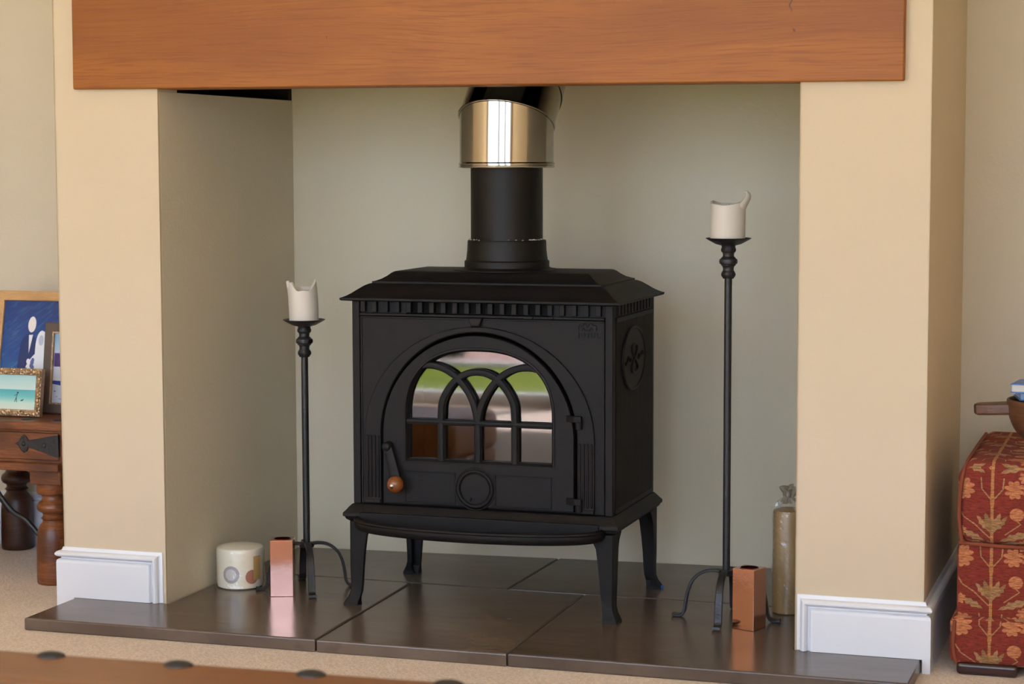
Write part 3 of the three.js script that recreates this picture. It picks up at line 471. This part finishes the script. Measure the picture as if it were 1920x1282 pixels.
// angle 0 = +x, pi/2 = towards the room
meltedCandle('pillar_candle', 'half-melted grey-white candle on the shorter stand, rim burnt into two peaks', LS[0], 0.6785, LS[1], 0.0368, (a) => 0.079 + 0.027 * bump(a, -0.45, 0.72) + 0.02 * bump(a, 2.05, 0.36) + 0.022 * bump(a, 3.0, 0.34) + 0.008 * bump(a, 4.2, 0.5) + 0.0015 * Math.sin(a * 7), 0.066, 0.3, -0.006, (a, k) => 0.05 * bump(a, 3.0, 0.7) * k - 0.05 * bump(a, 1.55, 0.5) * Math.max(0, k - 0.3));
{
  const c = meltedCandle('pillar_candle', 'wide grey-white candle on the taller stand with a curled wax horn', RS[0] - 0.002, 0.8955, RS[1], 0.0405, (a) => 0.0835 + 0.0065 * bump(a, 3.3, 0.5) + 0.006 * bump(a, 0.1, 0.6) - 0.003 * bump(a, 1.6, 0.5), 0.074, 0.22, 0);
  const x = RS[0] - 0.002, y = 0.8895, z = RS[1], rings = []; // curled lip of wax leaning out, then back over the well
  const C = new THREE.CatmullRomCurve3([[0.031, 0.066], [0.0345, 0.08], [0.0415, 0.0925], [0.0475, 0.103], [0.0482, 0.1105], [0.0435, 0.1165], [0.037, 0.117]].map(([a, b]) => new THREE.Vector3(a, b, 0)));
  for (let i = 0; i <= 22; i++) { const t = i / 22, p = C.getPoint(t), g = C.getTangent(t), w = 0.027 * Math.pow(1 - t, 0.8) + 0.002, h = 0.007 * Math.pow(1 - t, 0.7) + 0.0014; rings.push(Array.from({ length: 14 }, (_, k) => { const a = k / 14 * 2 * Math.PI, u = Math.cos(a) * w, v = Math.sin(a) * h, bend = 0.0405 - Math.sqrt(0.0405 ** 2 - u * u); return [x + p.x - g.y * v - bend, y + p.y + g.x * v, z + u]; })); }
  part('wax_curl', loft(rings, true, true, 1), M.wax, c);
}

// round decorated candle in clear wrap, on the hearth
{
  const x = -0.823, z = -0.238, c = thing('decorated_candle', 'squat round cream candle with slices set into its side, wrapped in clear film', 'candle', x, 0, z);
  const cream = phys({ color: 0xe3d9c0, roughness: 0.42, clearcoat: 0.5, clearcoatRoughness: 0.15 });
  part('wax', latheC([[0, 0.001], [0.052, 0.001], [0.0575, 0.004], [0.0588, 0.012], [0.0592, 0.05], [0.0597, 0.097], [0.0585, 0.1015], [0.0565, 0.1032], [0.052, 0.1045], [0.03, 0.1085], [0, 0.1095]], 72, 0.42), cream, c).position.set(0, 0, 0);
  c.children[0].geometry.translate(x, 0, z);
  const inlay = (az, y, r, color, label) => { // flat dried slice bent round the wax
    const g = new THREE.CylinderGeometry(r, r, 0.002, 36, 1).rotateX(Math.PI / 2), p = g.attributes.position;
    for (let i = 0; i < p.count; i++) { const a = az + p.getX(i) / 0.0595, rr = 0.0594 + p.getZ(i); p.setXYZ(i, x + Math.sin(a) * rr, y + p.getY(i), z + Math.cos(a) * rr); } g.computeVertexNormals();
    part('inlaid_slice', g, phys({ color, roughness: 0.4, clearcoat: 0.4 }), c, label);
  };
  inlay(0.05, 0.04, 0.022, 0x9d958f, 'grey-mauve slice'); inlay(0.05, 0.04, 0.0145, 0xc4bcb2, 'pale centre of the slice'); inlay(0.98, 0.033, 0.018, 0xa8705c, 'reddish slice at the right edge');
  { const s = phys({ color: 0xb08d52, roughness: 0.6 }), g = new THREE.BoxGeometry(0.022, 0.06, 0.0015, 8, 1, 1), p = g.attributes.position; for (let i = 0; i < p.count; i++) { const a = 1.2 + p.getX(i) / 0.062, rr = 0.0625 + p.getZ(i); p.setXYZ(i, x + Math.sin(a) * rr, 0.055 + p.getY(i), z + Math.cos(a) * rr); } g.computeVertexNormals(); part('paper_label', g, s, c, 'tan paper tag on the right side'); }
  const rings = []; for (let j = 0; j <= 26; j++) { const t = j / 26, y = 0.0015 + t * 0.1045; rings.push(Array.from({ length: 120 }, (_, i) => { const a = i / 120 * 2 * Math.PI, fold = (0.0012 + 0.0045 * Math.max(0, 0.5 - t)) * (vn(a * 9 + t * 6, t * 22, 1e6, 1e6, 5) + 0.6 * vn(a * 24, t * 50, 1e6, 1e6, 8)), base = t > 0.92 ? 0.0612 - (t - 0.92) * 0.08 : 0.0612 + 0.002 * Math.max(0, 0.15 - t) / 0.15; return [x + Math.cos(a) * (base + fold), y, z + Math.sin(a) * (base + fold)]; })); }
  part('clear_wrap', loft(rings, true, false, 0.7), M.film, c, 'crinkled clear film');
}
// tall wrapped candle half hidden by the right pier
{
  const x = 0.5635, z = -0.362, c = thing('wrapped_candle', 'tall light-brown candle in crinkled film twisted shut on top', 'candle', x, 0, z);
  part('wax', latheC([[0, 0.0008], [0.034, 0.0008], [0.0362, 0.003], [0.0362, 0.243], [0.0345, 0.2475], [0.02, 0.252], [0, 0.253]], 56, 0.7).translate(x, 0, z), phys({ color: 0x917750, roughness: 0.5, clearcoat: 0.35, clearcoatRoughness: 0.25 }), c);
  const rings = []; for (let j = 0; j <= 60; j++) { const t = j / 60, y = 0.001 + t * 0.2475; rings.push(Array.from({ length: 90 }, (_, i) => { const a = i / 90 * 2 * Math.PI, f = 0.0022 * (vn(a * 5 + t * 3, t * 40, 1e6, 1e6, 15) + 0.6 * vn(a * 16, t * 90, 1e6, 1e6, 18)); return [x + Math.cos(a) * (0.0364 + f), y, z + Math.sin(a) * (0.0364 + f)]; })); }
  const neck = []; for (let j = 0; j <= 18; j++) { const t = j / 18, y = 0.2485 + t * 0.055, R = t < 0.55 ? 0.0265 * (1 - t / 0.55) ** 0.8 + 0.011 : 0.011 + (t - 0.55) * 0.022; neck.push(Array.from({ length: 90 }, (_, i) => { const a = i / 90 * 2 * Math.PI, f = R * (1 + 0.28 * Math.sin(a * 7 + t * 5) * Math.min(1, t * 3) + 0.14 * Math.sin(a * 15 - t * 9)); return [x - 0.003 + 0.006 * t + Math.cos(a) * f, y + 0.004 * Math.sin(a * 3) * t, z + Math.sin(a) * f]; })); }
  part('clear_wrap', loft([...rings, ...neck.slice(1)], true, false, 0.6), M.film, c, 'crinkled clear film twisted at the top');
  part('wrap_twist', loft(neck.slice(6).map((r) => r.map((p) => [x + (p[0] - x) * 0.9, p[1], z + (p[2] - z) * 0.9])), true, true, 0.6), phys({ color: 0xb3a893, roughness: 0.3, transmission: 0.5, thickness: 0 }), c, 'gathered film of the twist');
}

// square copper tealight holders
function copperBlock(label, x, z, turn) {
  const s = thing('tealight_holder', label, 'tealight holder', x, 0, z, 'square copper tealight holders'), w = 0.0285, H = 0.141, q = new THREE.Shape(), b = 0.0015;
  q.moveTo(-w + b, -w); q.lineTo(w - b, -w); q.quadraticCurveTo(w, -w, w, -w + b); q.lineTo(w, w - b); q.quadraticCurveTo(w, w, w - b, w); q.lineTo(-w + b, w); q.quadraticCurveTo(-w, w, -w, w - b); q.lineTo(-w, -w + b); q.quadraticCurveTo(-w, -w, -w + b, -w);
  const h = new THREE.Path(); h.absarc(0, 0, 0.0215, 0, Math.PI * 2, true); q.holes.push(h);
  const g = new THREE.ExtrudeGeometry(q, { depth: H - 0.0016, bevelEnabled: true, bevelThickness: 0.0008, bevelSize: 0.0008, bevelOffset: -0.0008, bevelSegments: 2, curveSegments: 24 }).rotateX(-Math.PI / 2).translate(0, 0.001, 0);
  part('block', g.rotateY(turn).translate(x, 0, z), M.copper, s);
  part('cup', latheC([[0.0213, H - 0.0005], [0.0225, H + 0.0012], [0.0205, H + 0.0012], [0.0203, 0.118], [0, 0.118]], 40).translate(x, 0, z), M.copper, s);
}
copperBlock('copper tealight block beside the squat round candle', -0.676, -0.178, 0.335);
copperBlock('copper tealight block beside the taller candle stand', 0.5085, -0.172, 1.25);

// ------------------------------------------------------------------ left alcove: side table, picture frames
const tableX = [-1.79, -1.302], tableZ = [-0.7, -0.205];
{
  const [x0, x1] = tableX, [z0, z1] = tableZ, t = thing('side_table', 'small rustic dark wooden side table with iron straps and turned legs', 'table', (x0 + x1) / 2, -0.03, -0.45), W = M.oldWood;
  for (let i = 0; i < 3; i++) { const a = z0 + (z1 - z0) * i / 3, b = z0 + (z1 - z0) * (i + 1) / 3; part('top_board', metric(ready(box(x0, x1, 0.381, 0.403, a + 0.0007, b - 0.0007, 0.004)), 'x'), W, t); }
  part('apron', [box(x0 + 0.02, x1 - 0.022, 0.29, 0.381, z1 - 0.045, z1 - 0.02), box(x0 + 0.02, x1 - 0.022, 0.29, 0.381, z0 + 0.01, z0 + 0.03), box(x0 + 0.02, x0 + 0.04, 0.29, 0.381, z0 + 0.03, z1 - 0.045), box(x1 - 0.042, x1 - 0.022, 0.29, 0.381, z0 + 0.03, z1 - 0.045)], W, t);
  const dr = part('drawer', box(x0 + 0.05, x1 - 0.03, 0.302, 0.374, z1 - 0.022, z1 - 0.013, 0.003), W, t);
  part('lower_rail', box(x0, x1 - 0.024, 0.2735, 0.2945, z0 + 0.01, z1 + 0.002, 0.004), W, t);
  const sz = z1 - 0.0115, S = (x, y) => [x1 + x, y];
  part('iron_strap', [extrude(poly([S(-0.034, 0.37), S(-0.034, 0.312), S(-0.10, 0.331), S(-0.118, 0.335), S(-0.122, 0.325), S(-0.131, 0.32), S(-0.14, 0.328), S(-0.146, 0.339), S(-0.158, 0.344), S(-0.146, 0.349), S(-0.14, 0.36), S(-0.131, 0.368), S(-0.122, 0.362), S(-0.118, 0.353), S(-0.10, 0.357)]), 0.004, 0.001, sz + 0.003), box(x1 - 0.036, x1 - 0.028, 0.312, 0.37, z1 - 0.12, z1 - 0.009, 0.001), ...[[-0.07, 0.342], [-0.131, 0.344]].map(([a, b]) => new THREE.SphereGeometry(0.006, 12, 8).scale(1, 1, 0.55).translate(x1 + a, b, sz + 0.003))], M.wrought, dr, 'black iron strap with a cross-shaped end');
  for (const x of [x1 - 0.05, x1 - 0.145]) part('nail_head', new THREE.SphereGeometry(0.016, 16, 8).scale(1.2, 0.22, 1).translate(x, 0.403, z1 - 0.055), M.wrought, t);
  const prof = [[0.0, -0.03], [0.044, -0.03], [0.046, -0.027], [0.0465, -0.012], [0.0455, 0.06], [0.045, 0.088], [0.042, 0.112], [0.036, 0.126], [0.0295, 0.134], [0.028, 0.139], [0.03, 0.1415], [0.0335, 0.1445], [0.0295, 0.148], [0.0275, 0.152], [0.029, 0.158], [0.038, 0.163], [0.043, 0.17], [0.0435, 0.177], [0.039, 0.186], [0.031, 0.1925], [0.0285, 0.2], [0.029, 0.206], [0.0405, 0.2105], [0.043, 0.216], [0.0435, 0.236], [0.042, 0.238], [0, 0.238]];
  const legs = [[x1 - 0.072, z1 - 0.052], [x0 + 0.058, z1 - 0.052], [x0 + 0.058, z0 + 0.05], [x1 - 0.072, z0 + 0.05]];
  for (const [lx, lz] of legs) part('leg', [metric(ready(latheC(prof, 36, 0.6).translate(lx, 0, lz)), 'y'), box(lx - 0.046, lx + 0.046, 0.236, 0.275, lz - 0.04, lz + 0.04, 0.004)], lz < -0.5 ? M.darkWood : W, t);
  const L = (a, b, k) => { const mid = [(a[0] + b[0]) / 2, (a[1] + b[1]) / 2], P2 = (s, y) => [a[0] + (b[0] - a[0]) * s, y, a[1] + (b[1] - a[1]) * s]; part('iron_stretcher', capped([P2(0.08, 0.075), P2(0.14, 0.1), P2(0.24, 0.135), P2(0.34, 0.152), P2(0.44, 0.19), P2(0.5, 0.215), P2(0.56, 0.19), P2(0.66, 0.152), P2(0.76, 0.135), P2(0.86, 0.1), P2(0.92, 0.075)], 0.0068, 60, 10), M.wrought, t); };
  L(legs[0], legs[1]); L(legs[0], legs[3]); L(legs[1], legs[2]);
}
solo('storage_box', [box(-2.12, -1.835, -0.03, 0.075, -0.69, -0.5, 0.008)], std({ color: 0x17171b, roughness: 0.5 }), 'low black box on the carpet behind the side table', 'box');

function photo(kind) {
  return canvasTex(512, 512, (c, w, h) => {
    const G = (stops, y0, y1) => { const g = c.createLinearGradient(0, y0, 0, y1); stops.forEach(([p, s]) => g.addColorStop(p, s)); return g; }, R = rnd(kind.length * 31 + 7);
    if (kind === 'couple') {
      c.fillStyle = G([[0, '#173a78'], [0.55, '#1b4a8e'], [0.9, '#1f6f9e'], [1, '#2b82a4']], 0, h); c.fillRect(0, 0, w, h);
      for (let i = 0; i < 240; i++) { c.fillStyle = `rgba(${90 + R() * 60},${150 + R() * 50},${200},${0.05 + R() * 0.08})`; const y = h * R(); c.beginPath(); c.ellipse(R() * w, y, 10 + R() * 40, 3 + R() * 7, -0.5, 0, 7); c.fill(); }
      c.translate(-150, -150); c.scale(1.22, 1.22); c.fillStyle = '#14336b'; c.beginPath(); c.moveTo(215, 512); c.lineTo(240, 300); c.quadraticCurveTo(262, 262, 300, 262); c.lineTo(345, 300); c.lineTo(340, 512); c.fill();
      c.fillStyle = '#e8e6ea'; c.beginPath(); c.moveTo(285, 270); c.lineTo(310, 268); c.lineTo(292, 350); c.fill();
      c.fillStyle = '#ece4e0'; c.beginPath(); c.ellipse(300, 225, 24, 34, 0.1, 0, 7); c.fill();
      c.fillStyle = '#e9eaf0'; c.beginPath(); c.moveTo(250, 512); c.quadraticCurveTo(260, 400, 330, 350); c.quadraticCurveTo(325, 260, 362, 250); c.quadraticCurveTo(410, 255, 402, 330); c.lineTo(398, 512); c.fill();
      c.fillStyle = '#b9c2d6'; c.beginPath(); c.ellipse(362, 292, 15, 22, 0, 0, 7); c.fill();
      for (let i = 0; i < 26; i++) { c.fillStyle = i % 2 ? '#f4f4f6' : '#50679a'; c.beginPath(); c.arc(285 + R() * 50 - i, 375 + i * 4.4 + R() * 12, 5 + R() * 7, 0, 7); c.fill(); }
      c.fillStyle = '#3a2c26'; c.fillRect(0, 500, 900, 200);
    } else if (kind === 'tower') {
      c.fillStyle = G([[0, '#7fa6c8'], [0.3, '#b9cad8'], [0.42, '#c9d2dc']], 0, h); c.fillRect(0, 0, w, h);
      c.fillStyle = '#3d2368'; c.fillRect(20, 150, 492, 96); for (let i = 0; i < 90; i++) { c.fillStyle = R() > 0.5 ? '#5d3a92' : '#2c1a52'; c.fillRect(24 + Math.floor(R() * 30) * 16, 154 + Math.floor(R() * 6) * 15, 9, 8); }
      c.fillStyle = '#cdd1de'; c.fillRect(0, 246, w, 266); c.fillStyle = '#34488e'; c.beginPath(); c.moveTo(0, 345); c.lineTo(300, 350); c.lineTo(400, 322); c.lineTo(512, 348); c.lineTo(512, 400); c.lineTo(250, 392); c.lineTo(0, 368); c.fill();
      for (let i = 0; i < 40; i++) { c.fillStyle = '#4a5794'; c.beginPath(); c.ellipse(R() * w, 400 + R() * 100, 3 + R() * 9, 2 + R() * 3, 0, 0, 7); c.fill(); }
    } else {
      c.fillStyle = G([[0, '#a9d0cf'], [0.42, '#c6dcd3'], [0.43, '#53aab2'], [0.62, '#6fc0bd'], [0.8, '#c2dccb'], [1, '#d8dccb']], 0, h); c.fillRect(0, 0, w, h);
      c.strokeStyle = c.fillStyle = '#23344a'; c.lineWidth = 7; c.beginPath(); c.arc(300, 262, 11, 0, 7); c.fill(); c.beginPath(); c.moveTo(298, 270); c.lineTo(286, 330); c.lineTo(292, 400); c.moveTo(286, 330); c.lineTo(268, 398); c.moveTo(292, 288); c.lineTo(262, 306); c.stroke(); c.beginPath(); c.ellipse(350, 372, 17, 9, -0.4, 0, 7); c.fill(); c.beginPath(); c.arc(366, 358, 6, 0, 7); c.fill();
    }
  });
}
function pictureFrame(label, kind, x0, x1, y, h, z, lean, yaw, band, mat, inner, lip, mount) {
  y = 0.4034 + 0.0185 * Math.sin(lean); const xc = (x0 + x1) / 2, w = x1 - x0, f = thing('picture_frame', label, 'picture frame', xc, y, z, 'framed photographs on the side table');
  f.rotation.set(-lean, yaw, 0, 'YXZ'); f.off = [0, 0, 0];
  const o = poly([[-w / 2, 0], [w / 2, 0], [w / 2, h], [-w / 2, h]]); o.holes.push(poly([[-w / 2 + band, band], [w / 2 - band, band], [w / 2 - band, h - band], [-w / 2 + band, h - band]]));
  const deep = 0.018;
  part('moulding', extrude(o, deep, 0.003, 0), mat, f);
  if (lip) { const b = band - 0.002, s = (a) => poly([[-w / 2 + a, a], [w / 2 - a, a], [w / 2 - a, h - a], [-w / 2 + a, h - a]]), r = s(b); r.holes.push(s(band + 0.003)); part('inner_slip', extrude(r, 0.008, 0.0015, 0.001), lip, f); }
  const pw = w - 2 * band, ph = h - 2 * band, m = mount || 0;
  if (m) { const s = poly([[-pw / 2, band], [pw / 2, band], [pw / 2, band + ph], [-pw / 2, band + ph]]); s.holes.push(poly([[-pw / 2 + m, band + m], [pw / 2 - m, band + m], [pw / 2 - m, band + ph - m], [-pw / 2 + m, band + ph - m]])); part('mount', extrude(s, 0.0015, 0, -0.006), std({ color: 0x6b5a4c, roughness: 0.9 }), f); }
  const g = new THREE.PlaneGeometry(pw - 2 * m + 0.002, ph - 2 * m + 0.002).toNonIndexed(); g.translate(0, band + ph / 2, -0.0078); g.isReady = true;
  part('photograph', g, std({ map: photo(kind), roughness: 0.28 }), f);
  part('backing', box(-w / 2 + 0.004, w / 2 - 0.004, 0.004, h - 0.004, -deep, -0.0085), M.darkWood, f);
  if (inner) inner(f, w, h, band);
}
M.gilt = std({ color: 0xb99a78, metalness: 0.75, roughness: 0.34, bumpMap: tex(256, 256, 0.03, 0.03, (u, v) => 255 * (0.6 * vn(u * 6, v * 6, 6, 6, 141) + 0.4 * vn(u * 14, v * 14, 14, 14, 142)), false), bumpScale: 0.004 });
pictureFrame('large pale wooden frame with a couple against deep blue', 'couple', -1.688, -1.42, 0.4045, 0.325, -0.44, 0.2, 0.0, 0.027, M.frameWood);
pictureFrame('medium brown-mounted frame with a purple block above a beach', 'tower', -1.476, -1.305, 0.4045, 0.245, -0.37, 0.14, 0.0, 0.026, std({ color: 0x594a40, roughness: 0.55 }), null, M.gilt);
pictureFrame('small ornate gilt frame with a figure and dog by the sea', 'beach', -1.60, -1.428, 0.4045, 0.128, -0.285, 0.16, 0.0, 0.018, M.gilt, (f, w, h, band) => {
  const R = rnd(14), list = []; // carved knobs along the frame
  for (let i = 0; i < 70; i++) { const p = i / 70 * 2 * (w + h), e = band * 0.45; let q = p < w ? [p - w / 2, e] : p < w + h ? [w / 2 - e, p - w] : p < 2 * w + h ? [w / 2 - (p - w - h), h - e] : [-w / 2 + e, h - (p - 2 * w - h)]; q = [Math.max(-w / 2 + e, Math.min(w / 2 - e, q[0])), Math.max(e, Math.min(h - e, q[1]))]; list.push(new THREE.SphereGeometry(0.0034 + R() * 0.0018, 8, 6).scale(1 + R() * 0.5, 1 + R() * 0.5, 0.8).translate(q[0] + (R() - 0.5) * 0.004, q[1] + (R() - 0.5) * 0.004, 0.0006)); }
  part('carving', list, M.gilt, f);
});

// ------------------------------------------------------------------ right alcove: floral ottoman, bowl, books
const floral = canvasTex(1024, 1024, (c, w, h) => { // one repeat: 0.20 m by 0.148 m, drawn as cloth: weave, stem, leaves, blooms
  const R = rnd(77); c.fillStyle = '#8f2e1d'; c.fillRect(0, 0, w, h);
  const S = (x) => x * w, T = (y) => y * h;
  const line = (pts, wd, col) => { c.strokeStyle = col; c.lineWidth = wd; c.lineCap = c.lineJoin = 'round'; c.beginPath(); pts.forEach((p, i) => i ? c.lineTo(S(p[0]), T(p[1])) : c.moveTo(S(p[0]), T(p[1]))); c.stroke(); };
  const bloom = (x, y, r, n, col) => { for (let i = 0; i < n; i++) { const a = i / n * 6.283 + 0.3; c.fillStyle = col; c.beginPath(); c.ellipse(S(x) + Math.cos(a) * r * 0.62, T(y) + Math.sin(a) * r * 0.9, r * 0.46, r * 0.3, a, 0, 7); c.fill(); } c.beginPath(); c.arc(S(x), T(y), r * 0.5, 0, 7); c.fill(); };
  const leaf = (x, y, a, l, wd, col) => { c.save(); c.translate(S(x), T(y)); c.rotate(a); c.fillStyle = col; c.beginPath(); c.moveTo(0, 0); for (let i = 1; i <= 8; i++) { const t = i / 8; c.lineTo(l * t, -wd * Math.sin(Math.PI * t) * (i % 2 ? 1.25 : 0.7)); } for (let i = 8; i >= 0; i--) { const t = i / 8; c.lineTo(l * t, wd * Math.sin(Math.PI * t) * (i % 2 ? 1.25 : 0.7)); } c.fill(); c.restore(); };
  const O = '#e0905a', Ta = '#bf9862', G = '#a5854f';
  line([[0.44, 0], [0.44, 1]], 34, '#d09455'); line([[0.44, 0.3], [0.44, 0.42]], 44, '#cf8d4a');
  line([[0.45, 0.36], [0.55, 0.2], [0.56, 0.04]], 16, Ta); line([[0.43, 0.36], [0.33, 0.2], [0.32, 0.04]], 14, Ta);
  leaf(0.44, 0.84, -2.15, 300, 40, Ta); leaf(0.44, 0.84, -1.0, 300, 40, G); leaf(0.44, 0.86, -1.8, 330, 44, G); leaf(0.44, 0.86, -1.3, 330, 44, Ta);
  leaf(0.36, 0.97, -2.55, 300, 46, Ta); leaf(0.52, 0.97, -0.45, 400, 52, Ta); line([[0.42, 0.92], [0.26, 0.72], [0.14, 0.62], [0.08, 0.5]], 18, '#c79263'); line([[0.58, 0.86], [0.74, 0.7], [0.68, 0.62]], 14, Ta);
  bloom(0.13, 0.2, 125, 9, O); bloom(0.67, 0.2, 105, 8, O); bloom(0.86, 0.2, 105, 8, O); bloom(0.12, 0.83, 60, 7, O); bloom(0.78, 0.02, 70, 7, O); bloom(0.78, 1.02, 70, 7, O);
  c.fillStyle = O; c.beginPath(); c.ellipse(S(0.7), T(0.56), 78, 96, 0, 0, 7); c.fill();
  for (let i = 0; i < 15000; i++) { const y = R() * h, x = R() * w, l = 14 + R() * 60; c.fillStyle = R() > 0.5 ? `rgba(52,10,6,${0.1 + R() * 0.2})` : `rgba(205,110,70,${0.04 + R() * 0.1})`; c.fillRect(x, y, l, 1.5 + R() * 3.5); }
}, 0.2, 0.148);
floral.offset.set(-0.993 / 0.2 + 0.07, -0.11 / 0.148);
const weave = tex(256, 256, 0.02, 0.02, (u, v) => 255 * (0.6 * Math.abs(Math.sin(v * 20 * Math.PI)) + 0.4 * vn(u * 20, v * 40, 20, 40, 151)), false);
M.floral = phys({ map: floral, roughness: 0.95, bumpMap: weave, bumpScale: 0.0008, sheen: 0.15, sheenRoughness: 0.6, sheenColor: new THREE.Color(0xd08060) });
M.piping = std({ color: 0x8a4227, roughness: 0.9, bumpMap: weave, bumpScale: 0.0006 });
{
  const x0 = 0.993, x1 = 1.56, zf = -0.015, zb = -0.56, o = thing('ottoman', 'red floral woven ottoman with piped edges on dark wooden feet', 'ottoman', (x0 + x1) / 2, -0.03, -0.29);
  const puff = (ax, bx, y0, y1, az, bz, r, crown, bulge) => { const g = new RoundedBoxGeometry(bx - ax, y1 - y0, bz - az, 8, r); const H = (y1 - y0) / 2, W = (bx - ax) / 2, D = (bz - az) / 2; displace(g, (v) => { const kx = 1 - (v.x / W) ** 2, kz = 1 - (v.z / D) ** 2, ky = 1 - (v.y / H) ** 2; if (v.y > 0) v.y += crown * Math.max(0, kx) ** 0.5 * Math.max(0, kz) ** 0.5 * (v.y / H); v.x += Math.sign(v.x) * bulge * ky * (Math.abs(v.x) / W) ** 3; v.z += Math.sign(v.z) * bulge * ky * (Math.abs(v.z) / D) ** 3; }); return creased(g, 1.2).translate((ax + bx) / 2, (y0 + y1) / 2, (az + bz) / 2); };
  part('cushion', puff(x0 + 0.003, x1, 0.252, 0.424, zb, zf, 0.03, 0.045, 0.006), M.floral, o);
  part('seat_block', puff(x0 + 0.002, x1, 0.09, 0.253, zb, zf - 0.002, 0.012, 0, 0.002), M.floral, o);
  part('base', puff(x0 - 0.008, x1 + 0.01, -0.009, 0.097, zb - 0.005, zf + 0.008, 0.016, 0, 0.006), M.floral, o);
  const pipe = (pts) => part('piping', capped(pts, 0.0042, 40, 8), M.piping, o);
  pipe([[x0 + 0.008, 0.256, zf - 0.003], [x0 + 0.1, 0.253, zf + 0.001], [x1 - 0.02, 0.253, zf]]);
  pipe([[x0 + 0.012, 0.26, zf - 0.001], [x0 + 0.006, 0.3, zf + 0.002], [x0 + 0.006, 0.36, zf + 0.002], [x0 + 0.012, 0.408, zf - 0.004], [x0 + 0.016, 0.424, zf - 0.03], [x0 + 0.02, 0.436, zf - 0.2], [x0 + 0.02, 0.436, zb + 0.1]]);
  pipe([[x0 + 0.004, -0.004, zf + 0.008], [x0 - 0.002, 0.03, zf + 0.014], [x0, 0.085, zf + 0.01]]);
  for (const fx of [x0 + 0.005, x1 - 0.135]) for (const fz of [zf - 0.05, zb + 0.005]) part('foot', box(fx, fx + 0.13, -0.0298, -0.003, fz, fz + 0.066, 0.009, 4), M.mahogany, o);
}
{
  const x = 1.179, y = 0.4625, z = -0.16, b = thing('wooden_bowl', 'dark carved wooden bowl with a flat lug handle on the ottoman', 'bowl', x, y, z);
  part('bowl', metric(ready(latheC(new THREE.CatmullRomCurve3([[0, 0], [0.045, 0], [0.06, 0.006], [0.078, 0.025], [0.09, 0.05], [0.0955, 0.075], [0.097, 0.093], [0.0945, 0.095], [0.091, 0.093], [0.088, 0.075], [0.08, 0.05], [0.065, 0.026], [0.045, 0.014], [0, 0.012]].map(([r, h]) => new THREE.Vector3(r, h, 0)), false, 'centripetal').getPoints(64).map((p) => [p.x, p.y]), 56).translate(x, y, z)), 'x'), M.bowlWood, b);
  const h = poly([[0.012, -0.026], [-0.02, -0.022], [-0.045, -0.019], [-0.066, -0.014], [-0.071, 0], [-0.066, 0.014], [-0.045, 0.019], [-0.02, 0.022], [0.012, 0.026]]);
  part('handle', metric(ready(new THREE.ExtrudeGeometry(h, { depth: 0.013, bevelEnabled: true, bevelThickness: 0.006, bevelSize: 0.006, bevelSegments: 4, curveSegments: 12 }).rotateX(-Math.PI / 2).rotateZ(0.06).translate(x - 0.09, y + 0.066, z)), 'x'), M.bowlWood, b);
}
function book(label, x, y, z, w, d, t, yaw, tilt, color, edge) {
  const s = thing('book', label, 'book', x, y, z, 'books lying in the bowl'); s.off = [0, 0, 0]; s.rotation.set(0, yaw, tilt, 'YXZ');
  part('cover', [box(0, w, 0, 0.002, -d / 2, d / 2), box(0, w, t - 0.002, t, -d / 2, d / 2), box(w - 0.002, w, 0, t, -d / 2, d / 2)], std({ color, roughness: 0.35 }), s);
  part('pages', box(0.003, w - 0.003, 0.0022, t - 0.0022, -d / 2 + 0.003, d / 2 - 0.003), std({ color: edge, roughness: 0.9 }), s);
}
book('blue paperback lying lower in the bowl', 1.103, 0.5582, -0.155, 0.14, 0.1, 0.017, 0.2, 0, 0x2f5f9c, 0x8fa3bd);
book('grey-blue paperback on top of the other book', 1.1, 0.5755, -0.155, 0.15, 0.11, 0.019, -0.12, 0, 0x3a6cb4, 0xc8c2b8);

// ------------------------------------------------------------------ coffee table in the near foreground
{
  const t = thing('coffee_table', 'brown wooden coffee table with black iron studs, close and out of focus', 'table', -0.2, -0.03, 2.25), ang = -0.042, turn = (g) => g.translate(-0.2, 0, -1.885).rotateY(-ang * -1).translate(0.2 - 0.2 + 0.2, 0, 1.885);
  const T = (g) => ready(g).translate(-0.55, 0, -1.868).rotateY(0.038).translate(0.55, 0, 1.868);
  for (let i = 0; i < 4; i++) part('top_board', metric(T(box(-0.5, 0.9, 0.345, 0.38, 1.868 + i * 0.15, 2.016 + i * 0.15, 0.005)), 'x'), M.tableWood, t);
  for (let i = 1; i < 8; i++) part('stud', T(new THREE.SphereGeometry(0.022, 20, 10).scale(1, 0.3, 0.75).translate(-0.66 + i * 0.1975 - 0.006, 0.38, 1.882)), M.wrought, t);
  part('apron', T(merge([box(-0.46, 0.85, 0.25, 0.345, 1.89, 1.915), box(-0.46, 0.85, 0.25, 0.345, 2.42, 2.445)])), M.tableWood, t);
  for (const x of [-0.48, 0.78]) for (const z of [1.878, 2.36]) part('leg', T(box(x, x + 0.1, -0.03, 0.345, z, z + 0.1, 0.008)), M.tableWood, t);
}

// tan leather footstool beyond the left end of the coffee table: the stove's lower panes mirror it
{
  const f = thing('footstool', 'low tan leather footstool mirrored in the lower left stove panes', 'footstool', -1.3, -0.03, 1.95), hide = phys({ roughness: 0.45, map: tex(256, 256, 0.3, 0.3, (u, v) => mix3([196, 120, 66], [236, 176, 112], fbmT(u, v, 6, 6, 4, 171))) });
  part('cushion', box(-1.75, -0.885, 0.09, 0.235, 1.7, 2.2, 0.04, 5), hide, f);
  part('base', box(-1.74, -0.895, 0.02, 0.095, 1.71, 2.19, 0.01), hide, f);
  for (const x of [-1.7, -0.99]) for (const z of [1.74, 2.11]) part('foot', box(x, x + 0.05, -0.0298, 0.022, z, z + 0.05, 0.008), M.mahogany, f);
}

renderer.render(scene, camera);
